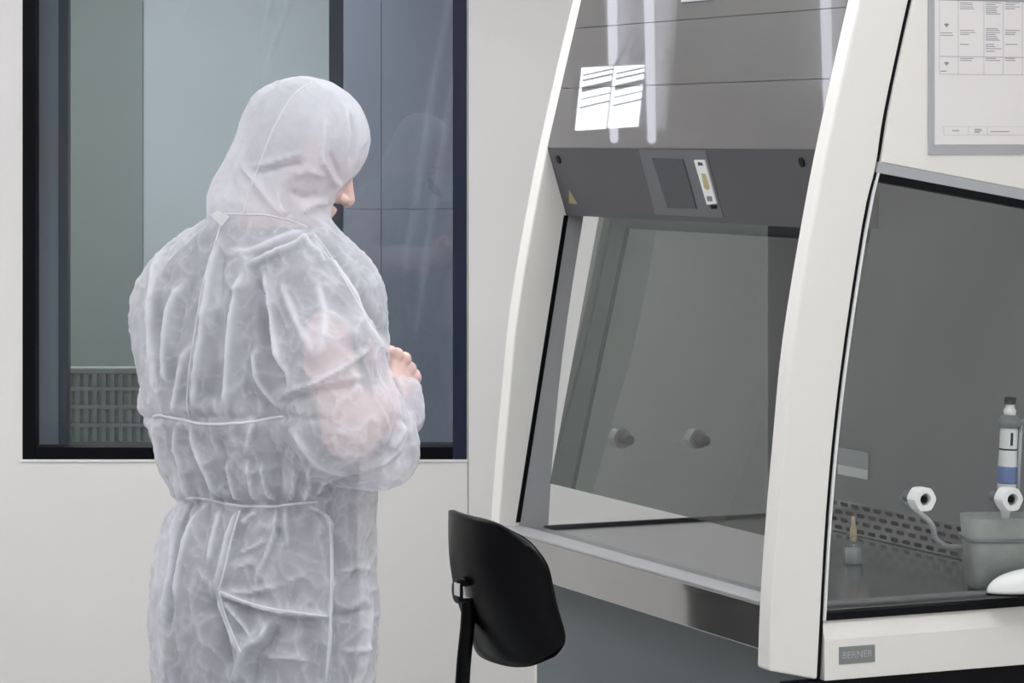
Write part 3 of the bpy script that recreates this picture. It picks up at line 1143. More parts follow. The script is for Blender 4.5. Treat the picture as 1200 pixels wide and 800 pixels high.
link('backrest', backrest_me(), 'chairblack', ch, True)
zbr = EYE - (690 - HOR) / F * CY
br = link('bracket', tube_me([(-0.25, 0, zbr), (-0.20, 0, zbr)], 0.021, 20), 'chairblack', ch, True)
bevel(box('bracket_plate', -0.2515, -0.249, -0.016, 0.008, zbr - 0.008, zbr + 0.014, 'chrome', br), 0.001)
bevel(box('bracket_side', -0.247, -0.225, -0.0225, -0.0205, zbr - 0.010, zbr + 0.010, 'chrome', br), 0.001)
link('support_bar', tube_me(smooth_path([(-0.228, 0, zbr + 0.02), (-0.229, 0, zbr - 0.05), (-0.238, 0, zb0 - 0.02), (-0.236, 0, zb0 - 0.12), (-0.16, 0, 0.50), (0.0, 0, 0.485)], 6), 0.0125, 14), 'chairblack', ch, True)
seat = lathe_me([(0.0001, 0.50), (0.17, 0.50), (0.205, 0.51), (0.215, 0.53), (0.205, 0.552), (0.17, 0.56), (0.0001, 0.553)], 40)
link('seat', seat, 'chairblack', ch, True)
link('gas_lift', lathe_me([(0.028, 0.10), (0.028, 0.30), (0.016, 0.301), (0.016, 0.50)], 20), 'chrome', ch, True)
for k in range(5):
    a = 2 * PI * k / 5 + 0.3
    e = Vector((math.cos(a) * 0.29, math.sin(a) * 0.29, 0.075))
    lg = link('base_leg', tube_me([Vector((math.cos(a) * 0.02, math.sin(a) * 0.02, 0.12)), e], [0.024, 0.014], 12), 'chairblack', ch, True)
    tdir = Vector((-math.sin(a), math.cos(a), 0))
    link('castor', tube_me([Vector((e.x, e.y, 0.031)) - tdir * 0.02, Vector((e.x, e.y, 0.031)) + tdir * 0.02], 0.030, 20), 'rubber', lg, True)
    link('castor_stem', tube_me([Vector((e.x, e.y, 0.035)), Vector((e.x, e.y, 0.08))], 0.007, 10), 'chrome', lg, True)

# unseen dark bin added behind the person for its reflection in the ledge
bn = empty('added_bin', (-0.46, 6.13, 0))
tag(bn, 'added unseen dark brown round bin, placed for its reflection in the cabinet ledge', 'bin')
M['bin'] = pbr('dark_brown_plastic', (0.010, 0.005, 0.005), 0.35, spec=0.2, var=0.1)
link('bucket', lathe_me([(0.115, 0.0), (0.12, 0.01), (0.14, 0.66), (0.142, 0.70)], 40), 'bin', bn, True)
link('lid', lathe_me([(0.147, 0.695), (0.147, 0.72), (0.142, 0.75), (0.125, 0.79), (0.09, 0.825), (0.045, 0.842), (0.002, 0.846)], 40), 'bin', bn, True)
link('pedal', tube_me([(0.0, -0.11, 0.02), (0.0, -0.17, 0.016)], [0.012, 0.02], 12), 'rubber', bn, True)

# ------------------------------------------------------------------ the person
YP = 5.10
PSI = math.radians(33)
Fd = np.array([math.sin(PSI), math.cos(PSI), 0.0])       # facing
Rd = np.array([math.cos(PSI), -math.sin(PSI), 0.0])      # to the right hand


def w3(px, py, Y):
    return np.array(W3(px, py, Y))


class Field:
    def __init__(self, lo, hi, h):
        self.lo, self.h = np.array(lo, float), h
        self.n = np.ceil((np.array(hi) - self.lo) / h).astype(int) + 1
        self.F = np.full(self.n, 0.25, np.float32)

    def sub(self, blo, bhi):
        i0 = np.clip(np.floor((np.array(blo) - self.lo) / self.h).astype(int), 0, self.n - 1)
        i1 = np.clip(np.ceil((np.array(bhi) - self.lo) / self.h).astype(int) + 1, 1, self.n)
        sl = tuple(slice(a, b) for a, b in zip(i0, i1))
        ax = [(self.lo[k] + self.h * np.arange(i0[k], i1[k])).astype(np.float32) for k in range(3)]
        X = ax[0][:, None, None]
        Y = ax[1][None, :, None]
        Z = ax[2][None, None, :]
        return sl, X, Y, Z

    def merge(self, sl, d, k, op='add'):
        A = self.F[sl]
        if op == 'add':
            hh = np.clip(0.5 + 0.5 * (A - d) / k, 0, 1)
            self.F[sl] = A + (d - A) * hh - k * hh * (1 - hh)
        else:
            d = -d
            hh = np.clip(0.5 - 0.5 * (A - d) / k, 0, 1)
            self.F[sl] = A + (d - A) * hh + k * hh * (1 - hh)

    def cone(self, a, b, r1, r2, k=0.02, op='add', squash=None):
        a, b = np.array(a, float), np.array(b, float)
        rm = max(r1, r2) + k * 2 + 0.02
        sl, X, Y, Z = self.sub(np.minimum(a, b) - rm, np.maximum(a, b) + rm)
        ab = b - a
        L2 = max(ab.dot(ab), 1e-9)
        t_ = np.clip(((X - a[0]) * ab[0] + (Y - a[1]) * ab[1] + (Z - a[2]) * ab[2]) / L2, 0, 1)
        d = np.sqrt((X - a[0] - t_ * ab[0]) ** 2 + (Y - a[1] - t_ * ab[1]) ** 2 + (Z - a[2] - t_ * ab[2]) ** 2) - (r1 + (r2 - r1) * t_)
        self.merge(sl, d, k, op)

    def ell(self, c, r, R=None, k=0.02, op='add'):
        c, r = np.array(c, float), np.array(r, float)
        R = np.eye(3) if R is None else np.array(R)      # rows are the axes
        rm = r.max() + k * 2 + 0.02
        sl, X, Y, Z = self.sub(c - rm, c + rm)
        x, y, z = X - c[0], Y - c[1], Z - c[2]
        q = [(R[i, 0] * x + R[i, 1] * y + R[i, 2] * z) for i in range(3)]
        k0 = np.sqrt(sum((q[i] / r[i]) ** 2 for i in range(3)))
        k1 = np.sqrt(sum((q[i] / r[i] ** 2) ** 2 for i in range(3))) + 1e-6
        self.merge(sl, (k0 * (k0 - 1) / k1).astype(np.float32), k, op)

    def profile(self, rows, b_of, k=0.02, grow=0.0, yc=None, ex=2.3):
        """stack of ellipses turned by PSI; rows = (py, left px, right px) at depth YP"""
        rows = sorted(rows, key=lambda r_: -r_[0])
        zs = np.array([EYE - (r_[0] - HOR) / F * YP for r_ in rows])
        cxs = np.array([((r_[1] + r_[2]) / 2 - 600) / F * YP for r_ in rows])
        hws = np.array([(r_[2] - r_[1]) / 2 / F * YP for r_ in rows]) + grow
        bs = np.array([b_of(r_[0]) for r_ in rows]) + grow
        ycs = np.array([yc(r_[0]) if yc else YP for r_ in rows])
        sl, X, Y, Z = self.sub((cxs.min() - 0.35, YP - 0.45, zs[0] - 0.05), (cxs.max() + 0.35, YP + 0.45, zs[-1] + 0.05))
        zz_ = Z.ravel()
        cx_ = np.interp(zz_, zs, cxs)[None, None, :]
        hw2 = np.interp(zz_, zs, hws)[None, None, :]
        b_ = np.interp(zz_, zs, bs)[None, None, :]
        yc_ = np.interp(zz_, zs, ycs)[None, None, :]
        a_ = np.sqrt(np.maximum(hw2 ** 2 - (b_ * math.sin(PSI)) ** 2, 1e-4)) / math.cos(PSI)
        xr = (X - cx_) * Rd[0] + (Y - yc_) * Rd[1]
        xf = (X - cx_) * Fd[0] + (Y - yc_) * Fd[1]
        kk = ((np.abs(xr) / a_) ** ex + (np.abs(xf) / b_) ** ex) ** (1 / ex)
        d = (kk - 1) * np.minimum(a_, b_)
        d = np.maximum(d, zs[0] - Z)
        d = np.maximum(d, Z - zs[-1])
        self.merge(sl, d.astype(np.float32), k)

    def nets(self):
        Fv = self.F
        S = Fv < 0
        n = self.n
        cnt = np.zeros(n - 1, np.int8)
        for dx in (0, 1):
            for dy in (0, 1):
                for dz in (0, 1):
                    cnt += S[dx:n[0] - 1 + dx, dy:n[1] - 1 + dy, dz:n[2] - 1 + dz]
        act = np.argwhere((cnt > 0) & (cnt < 8))
        idx = np.full(n - 1, -1, np.int64)
        idx[act[:, 0], act[:, 1], act[:, 2]] = np.arange(len(act))
        acc = np.zeros((len(act), 3))
        num = np.zeros(len(act))
        corners = [(0, 0, 0), (1, 0, 0), (0, 1, 0), (1, 1, 0), (0, 0, 1), (1, 0, 1), (0, 1, 1), (1, 1, 1)]
        vals = [Fv[act[:, 0] + c[0], act[:, 1] + c[1], act[:, 2] + c[2]].astype(float) for c in corners]
        for i in range(8):
            for bit in (1, 2, 4):
                j = i | bit
                if j == i:
                    continue
                va, vb_ = vals[i], vals[j]
                cr = (va < 0) != (vb_ < 0)
                t_ = np.where(cr, va / np.where(cr, va - vb_, 1), 0)
                pa_ = np.array(corners[i], float)
                dv = np.array(corners[j], float) - pa_
                acc += np.where(cr[:, None], pa_ + t_[:, None] * dv, 0)
                num += cr
        V = self.lo + self.h * (act + acc / num[:, None])
        faces = []
        for ax in range(3):
            o1, o2 = [(1, 2), (2, 0), (0, 1)][ax]
            s0 = [slice(1, -1)] * 3
            s0[ax] = slice(0, -1)
            s1 = list(s0)
            s1[ax] = slice(1, None)
            A, B = S[tuple(s0)], S[tuple(s1)]
            e = np.argwhere(A != B)
            base = e.copy()
            for k in range(3):
                if k != ax:
                    base[:, k] += 1
            inside = A[e[:, 0], e[:, 1], e[:, 2]]
            c = []
            for (p, q_) in ((-1, -1), (0, -1), (0, 0), (-1, 0)):
                m_ = base.copy()
                m_[:, o1] += p
                m_[:, o2] += q_
                c.append(idx[m_[:, 0], m_[:, 1], m_[:, 2]])
            qd = np.stack(c, 1)
            qd[~inside] = qd[~inside][:, ::-1]
            faces.append(qd)
        return V, np.concatenate(faces)


def np_mesh(V, Q, name='mesh'):
    me = bpy.data.meshes.new(name)
    me.vertices.add(len(V))
    me.vertices.foreach_set('co', np.ascontiguousarray(V, dtype=np.float32).ravel())
    me.loops.add(len(Q) * 4)
    me.loops.foreach_set('vertex_index', np.ascontiguousarray(Q, dtype=np.int32).ravel())
    me.polygons.add(len(Q))
    me.polygons.foreach_set('loop_start', np.arange(0, len(Q) * 4, 4, dtype=np.int32))
    me.update(calc_edges=True)
    me.validate()
    return me


def v_normals(V, Q):
    n = np.cross(V[Q[:, 2]] - V[Q[:, 0]], V[Q[:, 3]] - V[Q[:, 1]])
    N = np.zeros_like(V)
    for k in range(4):
        np.add.at(N, Q[:, k], n)
    return N / (np.linalg.norm(N, axis=1)[:, None] + 1e-12)


def laplace(V, Q, it, lam=0.5):
    for _ in range(it):
        A = np.zeros_like(V)
        c = np.zeros(len(V))
        for k in range(4):
            for j in (1, 3):
                np.add.at(A, Q[:, k], V[Q[:, (k + j) % 4]])
                np.add.at(c, Q[:, k], 1)
        V = V + lam * (A / c[:, None] - V)
    return V


RNG = np.random.RandomState(3)
LAT = RNG.rand(32, 32, 32)


def vnoise(P):
    i = np.floor(P).astype(int)
    f = P - i
    f = f * f * (3 - 2 * f)
    r = 0
    for dx in (0, 1):
        for dy in (0, 1):
            for dz in (0, 1):
                wgt = (f[:, 0] if dx else 1 - f[:, 0]) * (f[:, 1] if dy else 1 - f[:, 1]) * (f[:, 2] if dz else 1 - f[:, 2])
                r = r + wgt * LAT[(i[:, 0] + dx) % 32, (i[:, 1] + dy) % 32, (i[:, 2] + dz) % 32]
    return r


TORSO = [(246, 285, 372), (256, 250, 392), (264, 230, 400), (276, 212, 408), (290, 192, 419), (308, 175, 434), (330, 163, 448),
         (355, 153, 451), (372, 151, 451), (400, 157, 450), (430, 164, 449), (490, 172, 447), (540, 184, 442), (570, 198, 440), (588, 210, 438),
         (606, 197, 438), (640, 186, 438), (690, 179, 438), (730, 178, 438), (790, 178, 437), (850, 184, 434)]


def b_torso(py):
    return float(np.interp(py, [246, 270, 330, 420, 500, 588, 640, 700, 780, 850], [0.075, 0.10, 0.145, 0.165, 0.165, 0.135, 0.155, 0.16, 0.14, 0.115]))


# joints
SHR = w3(354, 330, 5.01)
ELR = w3(412, 520, 4.93)
WRR = w3(459, 460, 5.13)
SHL = w3(222, 345, 5.22)
ELL_ = w3(212, 470, 5.38)
WRL = w3(415, 455, 5.46)
HEAD = w3(354, 172, 5.09)
yaw, pitch = math.radians(66), math.radians(29)
gx = np.array([math.sin(yaw) * math.cos(pitch), math.cos(yaw) * math.cos(pitch), -math.sin(pitch)])     # face direction
gs = np.array([math.cos(yaw), -math.sin(yaw), 0.0])                                                      # to the right ear
gu = np.cross(gs, gx)                                                                                    # crown
HR = np.array([gx, gs, gu])
NECK = w3(318, 268, 5.10)
HIPL = w3(236, 700, 5.16)
HIPR = w3(356, 700, 5.07)
KNL = w3(233, 1010, 5.18)
KNR = w3(350, 1010, 5.05)
ANL = np.array([KNL[0], 5.14, 0.10])
ANR = np.array([KNR[0] + 0.01, 5.02, 0.10])


def build_body():
    parts = []
    fd = Field((-0.72, 4.72, -0.01), (-0.08, 5.62, 1.60), 0.007)
    TB = [(r_[0], r_[1] + 30, r_[2] - 34) for r_ in TORSO if 268 < r_[0] < 745]
    fd.profile(TB, lambda p: b_torso(p) - 0.045, 0.02)
    fd.cone(NECK - np.array([0, 0, 0.06]), HEAD - gu * 0.05 - gx * 0.01, 0.062, 0.055, 0.03)
    for a, b, r1, r2 in ((SHR, ELR + np.array([0.0, 0, 0.02]), 0.045, 0.042), (ELR + np.array([0.0, 0, 0.02]), WRR, 0.043, 0.027), (SHL, ELL_, 0.056, 0.044), (ELL_, WRL, 0.043, 0.027),
                         (HIPL + np.array([0.02, 0, 0.02]), KNL, 0.055, 0.052), (KNL, ANL, 0.052, 0.036), (HIPR + np.array([-0.01, 0, 0.02]), KNR, 0.072, 0.056), (KNR, ANR, 0.053, 0.036)):
        fd.cone(a, b, r1, r2, 0.025)
    for an in (ANL, ANR):
        fd.cone(an - Fd * 0.03 - np.array([0, 0, 0.055]), an + Fd * 0.14 - np.array([0, 0, 0.062]), 0.035, 0.03, 0.03)
    parts.append(fd.nets())
    # head
    fh = Field(HEAD - 0.20, HEAD + 0.20, 0.003)
    def L(x, s, u):
        return HEAD + gx * x + gs * s + gu * u
    fh.ell(L(-0.006, 0, 0.014), (0.090, 0.074, 0.082), HR, 0.02)
    fh.ell(L(0.028, 0, -0.035), (0.066, 0.060, 0.078), HR, 0.03)
    fh.ell(L(0.060, 0, -0.098), (0.026, 0.028, 0.022), HR, 0.03)            # chin
    fh.cone(L(0.0, 0, -0.05), NECK, 0.055, 0.06, 0.03)
    fh.cone(L(0.086, -0.03, 0.012), L(0.086, 0.03, 0.012), 0.013, 0.013, 0.015)   # brow
    fh.cone(L(0.090, 0, 0.0), L(0.113, 0, -0.038), 0.008, 0.013, 0.012)     # nose
    for s in (-1, 1):
        fh.ell(L(0.100, s * 0.014, -0.044), (0.010, 0.008, 0.008), HR, 0.006)
        fh.ell(L(0.086, s * 0.032, -0.006), (0.012, 0.017, 0.011), HR, 0.008, 'cut')
        fh.ell(L(0.073, s * 0.032, -0.006), (0.013, 0.013, 0.012), HR, 0.002)
        fh.ell(L(0.068, s * 0.038, -0.045), (0.016, 0.018, 0.018), HR, 0.02)
        fh.ell(L(-0.005, s * 0.078, -0.012), (0.020, 0.008, 0.032), HR, 0.008)
    fh.cone(L(0.094, -0.018, -0.068), L(0.094, 0.018, -0.068), 0.006, 0.006, 0.006)
    fh.cone(L(0.092, -0.016, -0.077), L(0.092, 0.016, -0.077), 0.007, 0.007, 0.006)
    parts.append(fh.nets())
    # hands
    for (wr, A, T, sgn) in ((WRR, np.array([0.30, 0.60, 0.74]), np.array([-0.45, -0.35, 0.82]), 1), (WRL, np.array([0.72, -0.1, 0.55]), np.array([-0.5, 0.1, 0.85]), -1)):
        A = A / np.linalg.norm(A)
        T = T - A * T.dot(A)
        T /= np.linalg.norm(T)
        D = np.cross(A, T) * -1
        if (D.dot(Rd) < 0) != (sgn < 0):
            D = -D
        fhd = Field(wr - 0.15, wr + 0.15, 0.0019)

        def H(a, d, t):
            return wr + A * (a - 0.012) + D * d + T * t
        for t in (-0.022, -0.008, 0.008, 0.022):
            fhd.cone(H(0.005, 0, t * 0.62), H(0.070, 0.004, t * 1.18), 0.0145, 0.0115, 0.007)
        fhd.cone(H(-0.05, 0, 0), H(0.01, 0, 0), 0.027, 0.025, 0.02)
        for i, (t, l) in enumerate(((0.0285, 1.0), (0.0095, 1.08), (-0.0095, 1.0), (-0.027, 0.84))):
            m0 = H(0.075 - 0.006 * abs(i - 1), 0.004, t)
            p1 = m0 + (A * 0.55 - D * 0.83) * 0.040 * l
            p2 = p1 + (-A * 0.72 - D * 0.69) * 0.025 * l
            p3 = p2 + (-A * 0.80 + D * 0.60) * 0.019 * l
            fhd.ell(m0 + D * 0.004, (0.0125, 0.0125, 0.0125), None, 0.003)
            fhd.cone(m0, p1, 0.0102, 0.0092, 0.002)
            fhd.cone(p1, p2, 0.0093, 0.0085, 0.002)
            fhd.cone(p2, p3, 0.0085, 0.0072, 0.002)
        b0 = H(0.012, -0.006, 0.022)
        b1 = H(0.048, -0.016, 0.046)
        b2 = H(0.078, -0.026, 0.047)
        b3 = H(0.094, -0.040, 0.038)
        fhd.cone(b0, b1, 0.016, 0.0115, 0.008)
        fhd.cone(b1, b2, 0.0112, 0.0098, 0.003)
        fhd.cone(b2, b3, 0.0098, 0.0078, 0.002)
        parts.append(fhd.nets())
    Vs, Qs, off = [], [], 0
    for V, Q in parts:
        Vs.append(laplace(V, Q, 2))
        Qs.append(Q + off)
        off += len(V)
    return np.concatenate(Vs), np.concatenate(Qs)


def build_scrubs():
    fd = Field((-0.75, 4.7, 0.1), (-0.05, 5.5, 1.56), 0.009)
    TB = [(r_[0], r_[1] + 20, r_[2] - 22) for r_ in TORSO if 262 < r_[0] < 795]
    fd.profile(TB, lambda p: b_torso(p) - 0.026, 0.02)
    for a, b, r1, r2 in ((HIPL, KNL, 0.060, 0.060), (KNL, ANL + np.array([0, 0, 0.03]), 0.060, 0.052), (HIPR, KNR, 0.085, 0.070), (KNR, ANR + np.array([0, 0, 0.03]), 0.070, 0.058)):
        fd.cone(a, b, r1, r2, 0.02)
    V, Q = fd.nets()
    return laplace(V, Q, 2), Q


def pl_dist(px, py, pts):
    """distance to a polyline in photo pixels, with the fade of the ends"""
    best = np.full(len(px), 1e9)
    tt = np.zeros(len(px))
    seg = []
    tot = 0
    for (a, b) in zip(pts[:-1], pts[1:]):
        l = math.hypot(b[0] - a[0], b[1] - a[1])
        seg.append((a, b, tot, l))
        tot += l
    sd = np.zeros(len(px))
    for (a, b, s, l) in seg:
        dx, dy = b[0] - a[0], b[1] - a[1]
        t_ = np.clip(((px - a[0]) * dx + (py - a[1]) * dy) / (l * l + 1e-9), 0, 1)
        ex, ey = px - a[0] - t_ * dx, py - a[1] - t_ * dy
        d = np.hypot(ex, ey)
        sgn = np.sign(dx * ey - dy * ex)
        m_ = d < best
        best = np.where(m_, d, best)
        sd = np.where(m_, sgn, sd)
        tt = np.where(m_, (s + t_ * l) / tot, tt)
    return best, tt, sd


# folds of the coverall: (points, height mm, half width px); negative heights are grooves
FOLDS = [
    # hood
    ([(283, 193), (300, 214), (318, 238), (334, 256)], 4.0, 4),
    ([(296, 196), (325, 188), (352, 180)], 3.0, 4), ([(300, 204), (330, 196), (356, 192)], -3.0, 4),
    ([(410, 132), (414, 160), (410, 190)], -5, 4), ([(404, 128), (407, 160), (404, 188)], 4, 4), ([(380, 138), (379, 165), (376, 196)], 3.5, 4),
    ([(386, 178), (394, 196), (402, 214)], -5, 4), ([(378, 186), (388, 204), (396, 218)], 4, 4), ([(326, 222), (328, 240), (336, 254)], 4, 4),
    ([(352, 250), (366, 240), (384, 236)], 4, 5), ([(300, 120), (290, 150), (270, 190), (256, 230)], -3, 9), ([(340, 225), (360, 232), (372, 226)], -4, 5),
    ([(345, 205), (362, 200), (380, 205)], 3, 6),
    # back, left
    ([(188, 296), (180, 326), (176, 372), (180, 420), (186, 470)], 6, 6), ([(200, 310), (186, 345), (186, 400), (192, 440)], -7, 6),
    ([(214, 330), (200, 360), (194, 410), (196, 450)], 6, 5), ([(226, 318), (212, 356), (206, 400), (202, 450), (200, 480)], -6, 5),
    ([(168, 340), (166, 380), (172, 430)], -4, 6), ([(222, 400), (212, 430), (206, 470), (204, 488)], 5, 5),
    ([(246, 285), (232, 330), (224, 380), (216, 440), (214, 486)], -6, 5), ([(258, 280), (246, 330), (238, 390), (230, 450), (228, 486)], 6, 6),
    ([(262, 300), (256, 360), (250, 420), (246, 486)], -5, 7),
    ([(286, 318), (275, 350), (270, 400), (266, 450), (265, 490)], 10, 7), ([(276, 330), (262, 380), (258, 440), (256, 488)], -9, 8),
    ([(300, 334), (292, 360), (290, 420), (292, 452)], -5, 7),
    ([(298, 318), (306, 352), (312, 390), (320, 430), (330, 470)], -13, 6), ([(308, 318), (316, 352), (322, 390), (330, 430)], 8, 6),
    ([(296, 410), (300, 440), (312, 460), (330, 478)], 7, 5), ([(286, 440), (296, 462), (318, 480)], -5, 5),
    ([(268, 300), (300, 292), (330, 278), (358, 270)], 4, 6), ([(288, 312), (316, 298), (346, 286), (366, 280)], 6, 5), ([(290, 303), (318, 290), (350, 277)], -5, 4),
    ([(360, 276), (376, 286), (390, 304)], -5, 4), ([(350, 280), (368, 292), (380, 310)], 4, 4),
    # sleeve
    ([(364, 272), (384, 296), (404, 330), (424, 366), (444, 402), (462, 436), (474, 462)], 4, 5), ([(374, 272), (394, 298), (412, 328), (432, 362), (450, 396)], -6, 5),
    ([(326, 464), (346, 456), (366, 450), (400, 432), (432, 408)], 6, 4), ([(328, 472), (350, 464), (372, 457), (420, 450)], -6, 4),
    ([(362, 452), (390, 446), (424, 442)], 3, 3), ([(330, 330), (350, 380), (372, 420)], 4, 9), ([(370, 330), (380, 370), (378, 400), (370, 420)], 3, 8), ([(400, 360), (395, 390), (410, 410)], -3, 6),
    ([(384, 462), (396, 490), (390, 520)], -3, 9), ([(340, 500), (372, 540), (410, 560)], 3, 8), ([(440, 545), (462, 530), (478, 500)], 5, 5), ([(446, 552), (468, 540), (484, 512)], -5, 4),
    ([(456, 526), (466, 510), (470, 494)], 6, 4), ([(470, 548), (478, 520), (476, 488)], -4, 4),
    # waist and below
    ([(224, 500), (232, 525), (246, 556), (258, 584)], 7, 4), ([(214, 500), (220, 530), (234, 562), (246, 584)], -5, 5), ([(206, 498), (207, 525), (216, 556), (222, 580)], 6, 4),
    ([(266, 540), (272, 562), (280, 586)], 6, 4), ([(258, 510), (262, 540), (268, 580)], -6, 5), ([(297, 492), (293, 510), (288, 534)], 6, 4), ([(290, 540), (294, 562), (298, 588)], 6, 4), ([(306, 545), (312, 570), (320, 590)], 5, 3),
    ([(346, 548), (343, 568), (341, 588)], 6, 4), ([(366, 545), (362, 566), (355, 586)], 6, 4), ([(330, 520), (328, 550), (330, 586)], -6, 7), ([(382, 560), (372, 580)], 4, 4),
    ([(188, 500), (190, 530), (202, 566)], -4, 6), ([(178, 498), (184, 535), (194, 562)], 4, 5),
    # trousers
    ([(222, 594), (212, 618), (202, 660), (196, 720), (190, 752)], -8, 6), ([(234, 596), (224, 620), (214, 655), (208, 700)], 6, 5), ([(212, 594), (203, 620), (198, 660), (190, 730)], 5, 4),
    ([(246, 596), (240, 620), (228, 660), (222, 690)], -4, 6), ([(258, 596), (252, 624), (246, 660)], 4, 6),
    ([(281, 597), (271, 630), (263, 665), (256, 692)], 8, 5), ([(290, 598), (282, 630), (274, 660)], -5, 6),
    ([(322, 597), (322, 622), (314, 648), (304, 668), (298, 690)], 6, 4), ([(336, 596), (336, 622), (337, 640)], 6, 3), ([(330, 600), (328, 630)], -5, 4), ([(300, 600), (290, 606), (284, 614)], 5, 4),
    ([(281, 648), (296, 642), (312, 632)], 4, 3), ([(275, 664), (292, 660), (300, 656)], 4, 3), ([(270, 690), (290, 694), (304, 690), (326, 686)], 4, 4),
    ([(362, 592), (376, 600), (386, 620)], 6, 4), ([(256, 692), (280, 702), (310, 712), (350, 718), (386, 722)], 9, 5), ([(258, 702), (284, 712), (320, 722), (384, 732)], -8, 6),
    ([(386, 722), (410, 720), (434, 714)], -4, 4), ([(256, 696), (264, 722), (276, 750), (282, 764)], 7, 4), ([(262, 704), (280, 724), (296, 746)], 6, 4),
    ([(313, 730), (306, 746), (290, 756), (282, 778), (274, 802)], 12, 6), ([(324, 736), (316, 756), (300, 770), (296, 800)], -8, 7), ([(310, 768), (336, 770), (362, 773)], 5, 3),
    ([(246, 700), (258, 740), (266, 790)], -10, 7), ([(385, 600), (388, 650), (387, 720), (382, 800)], 5, 4), ([(393, 600), (396, 650), (396, 720), (392, 800)], -5, 5),
    ([(436, 700), (430, 740), (424, 800)], 4, 4), ([(400, 760), (420, 762), (434, 758)], 3, 4), ([(400, 668), (420, 664), (436, 668)], 3, 4),
]
SEAMS = [
    ([(366, 97), (350, 106), (335, 124), (320, 152), (309, 180), (298, 208), (290, 232), (286, 251)], 0.0020),
    ([(262, 250), (286, 251), (312, 252), (338, 258), (360, 266)], 0.0016),
    ([(259, 262), (252, 285), (243, 312), (236, 340), (231, 372), (225, 410), (221, 440), (219, 470), (222, 492)], 0.0014),
    ([(180, 488), (186, 486), (196, 488), (214, 492), (232, 496), (252, 497), (274, 496), (298, 494), (316, 490), (332, 488)], 0.0030),
    ([(216, 584), (226, 583), (240, 584), (256, 588), (276, 592), (300, 593), (324, 593), (346, 590), (372, 588)], 0.0026),
    ([(281, 598), (272, 628), (264, 662), (256, 692)], 0.0022),
    ([(386, 604), (388, 650), (387, 720), (382, 799)], 0.0016),
    ([(257, 693), (282, 703), (312, 712), (350, 718), (384, 722)], 0.0020),
    ([(257, 694), (264, 720), (275, 748), (282, 764)], 0.0018),
    ([(366, 272), (385, 296), (405, 330), (425, 366), (445, 402), (463, 436), (472, 458)], 0.0014),
]


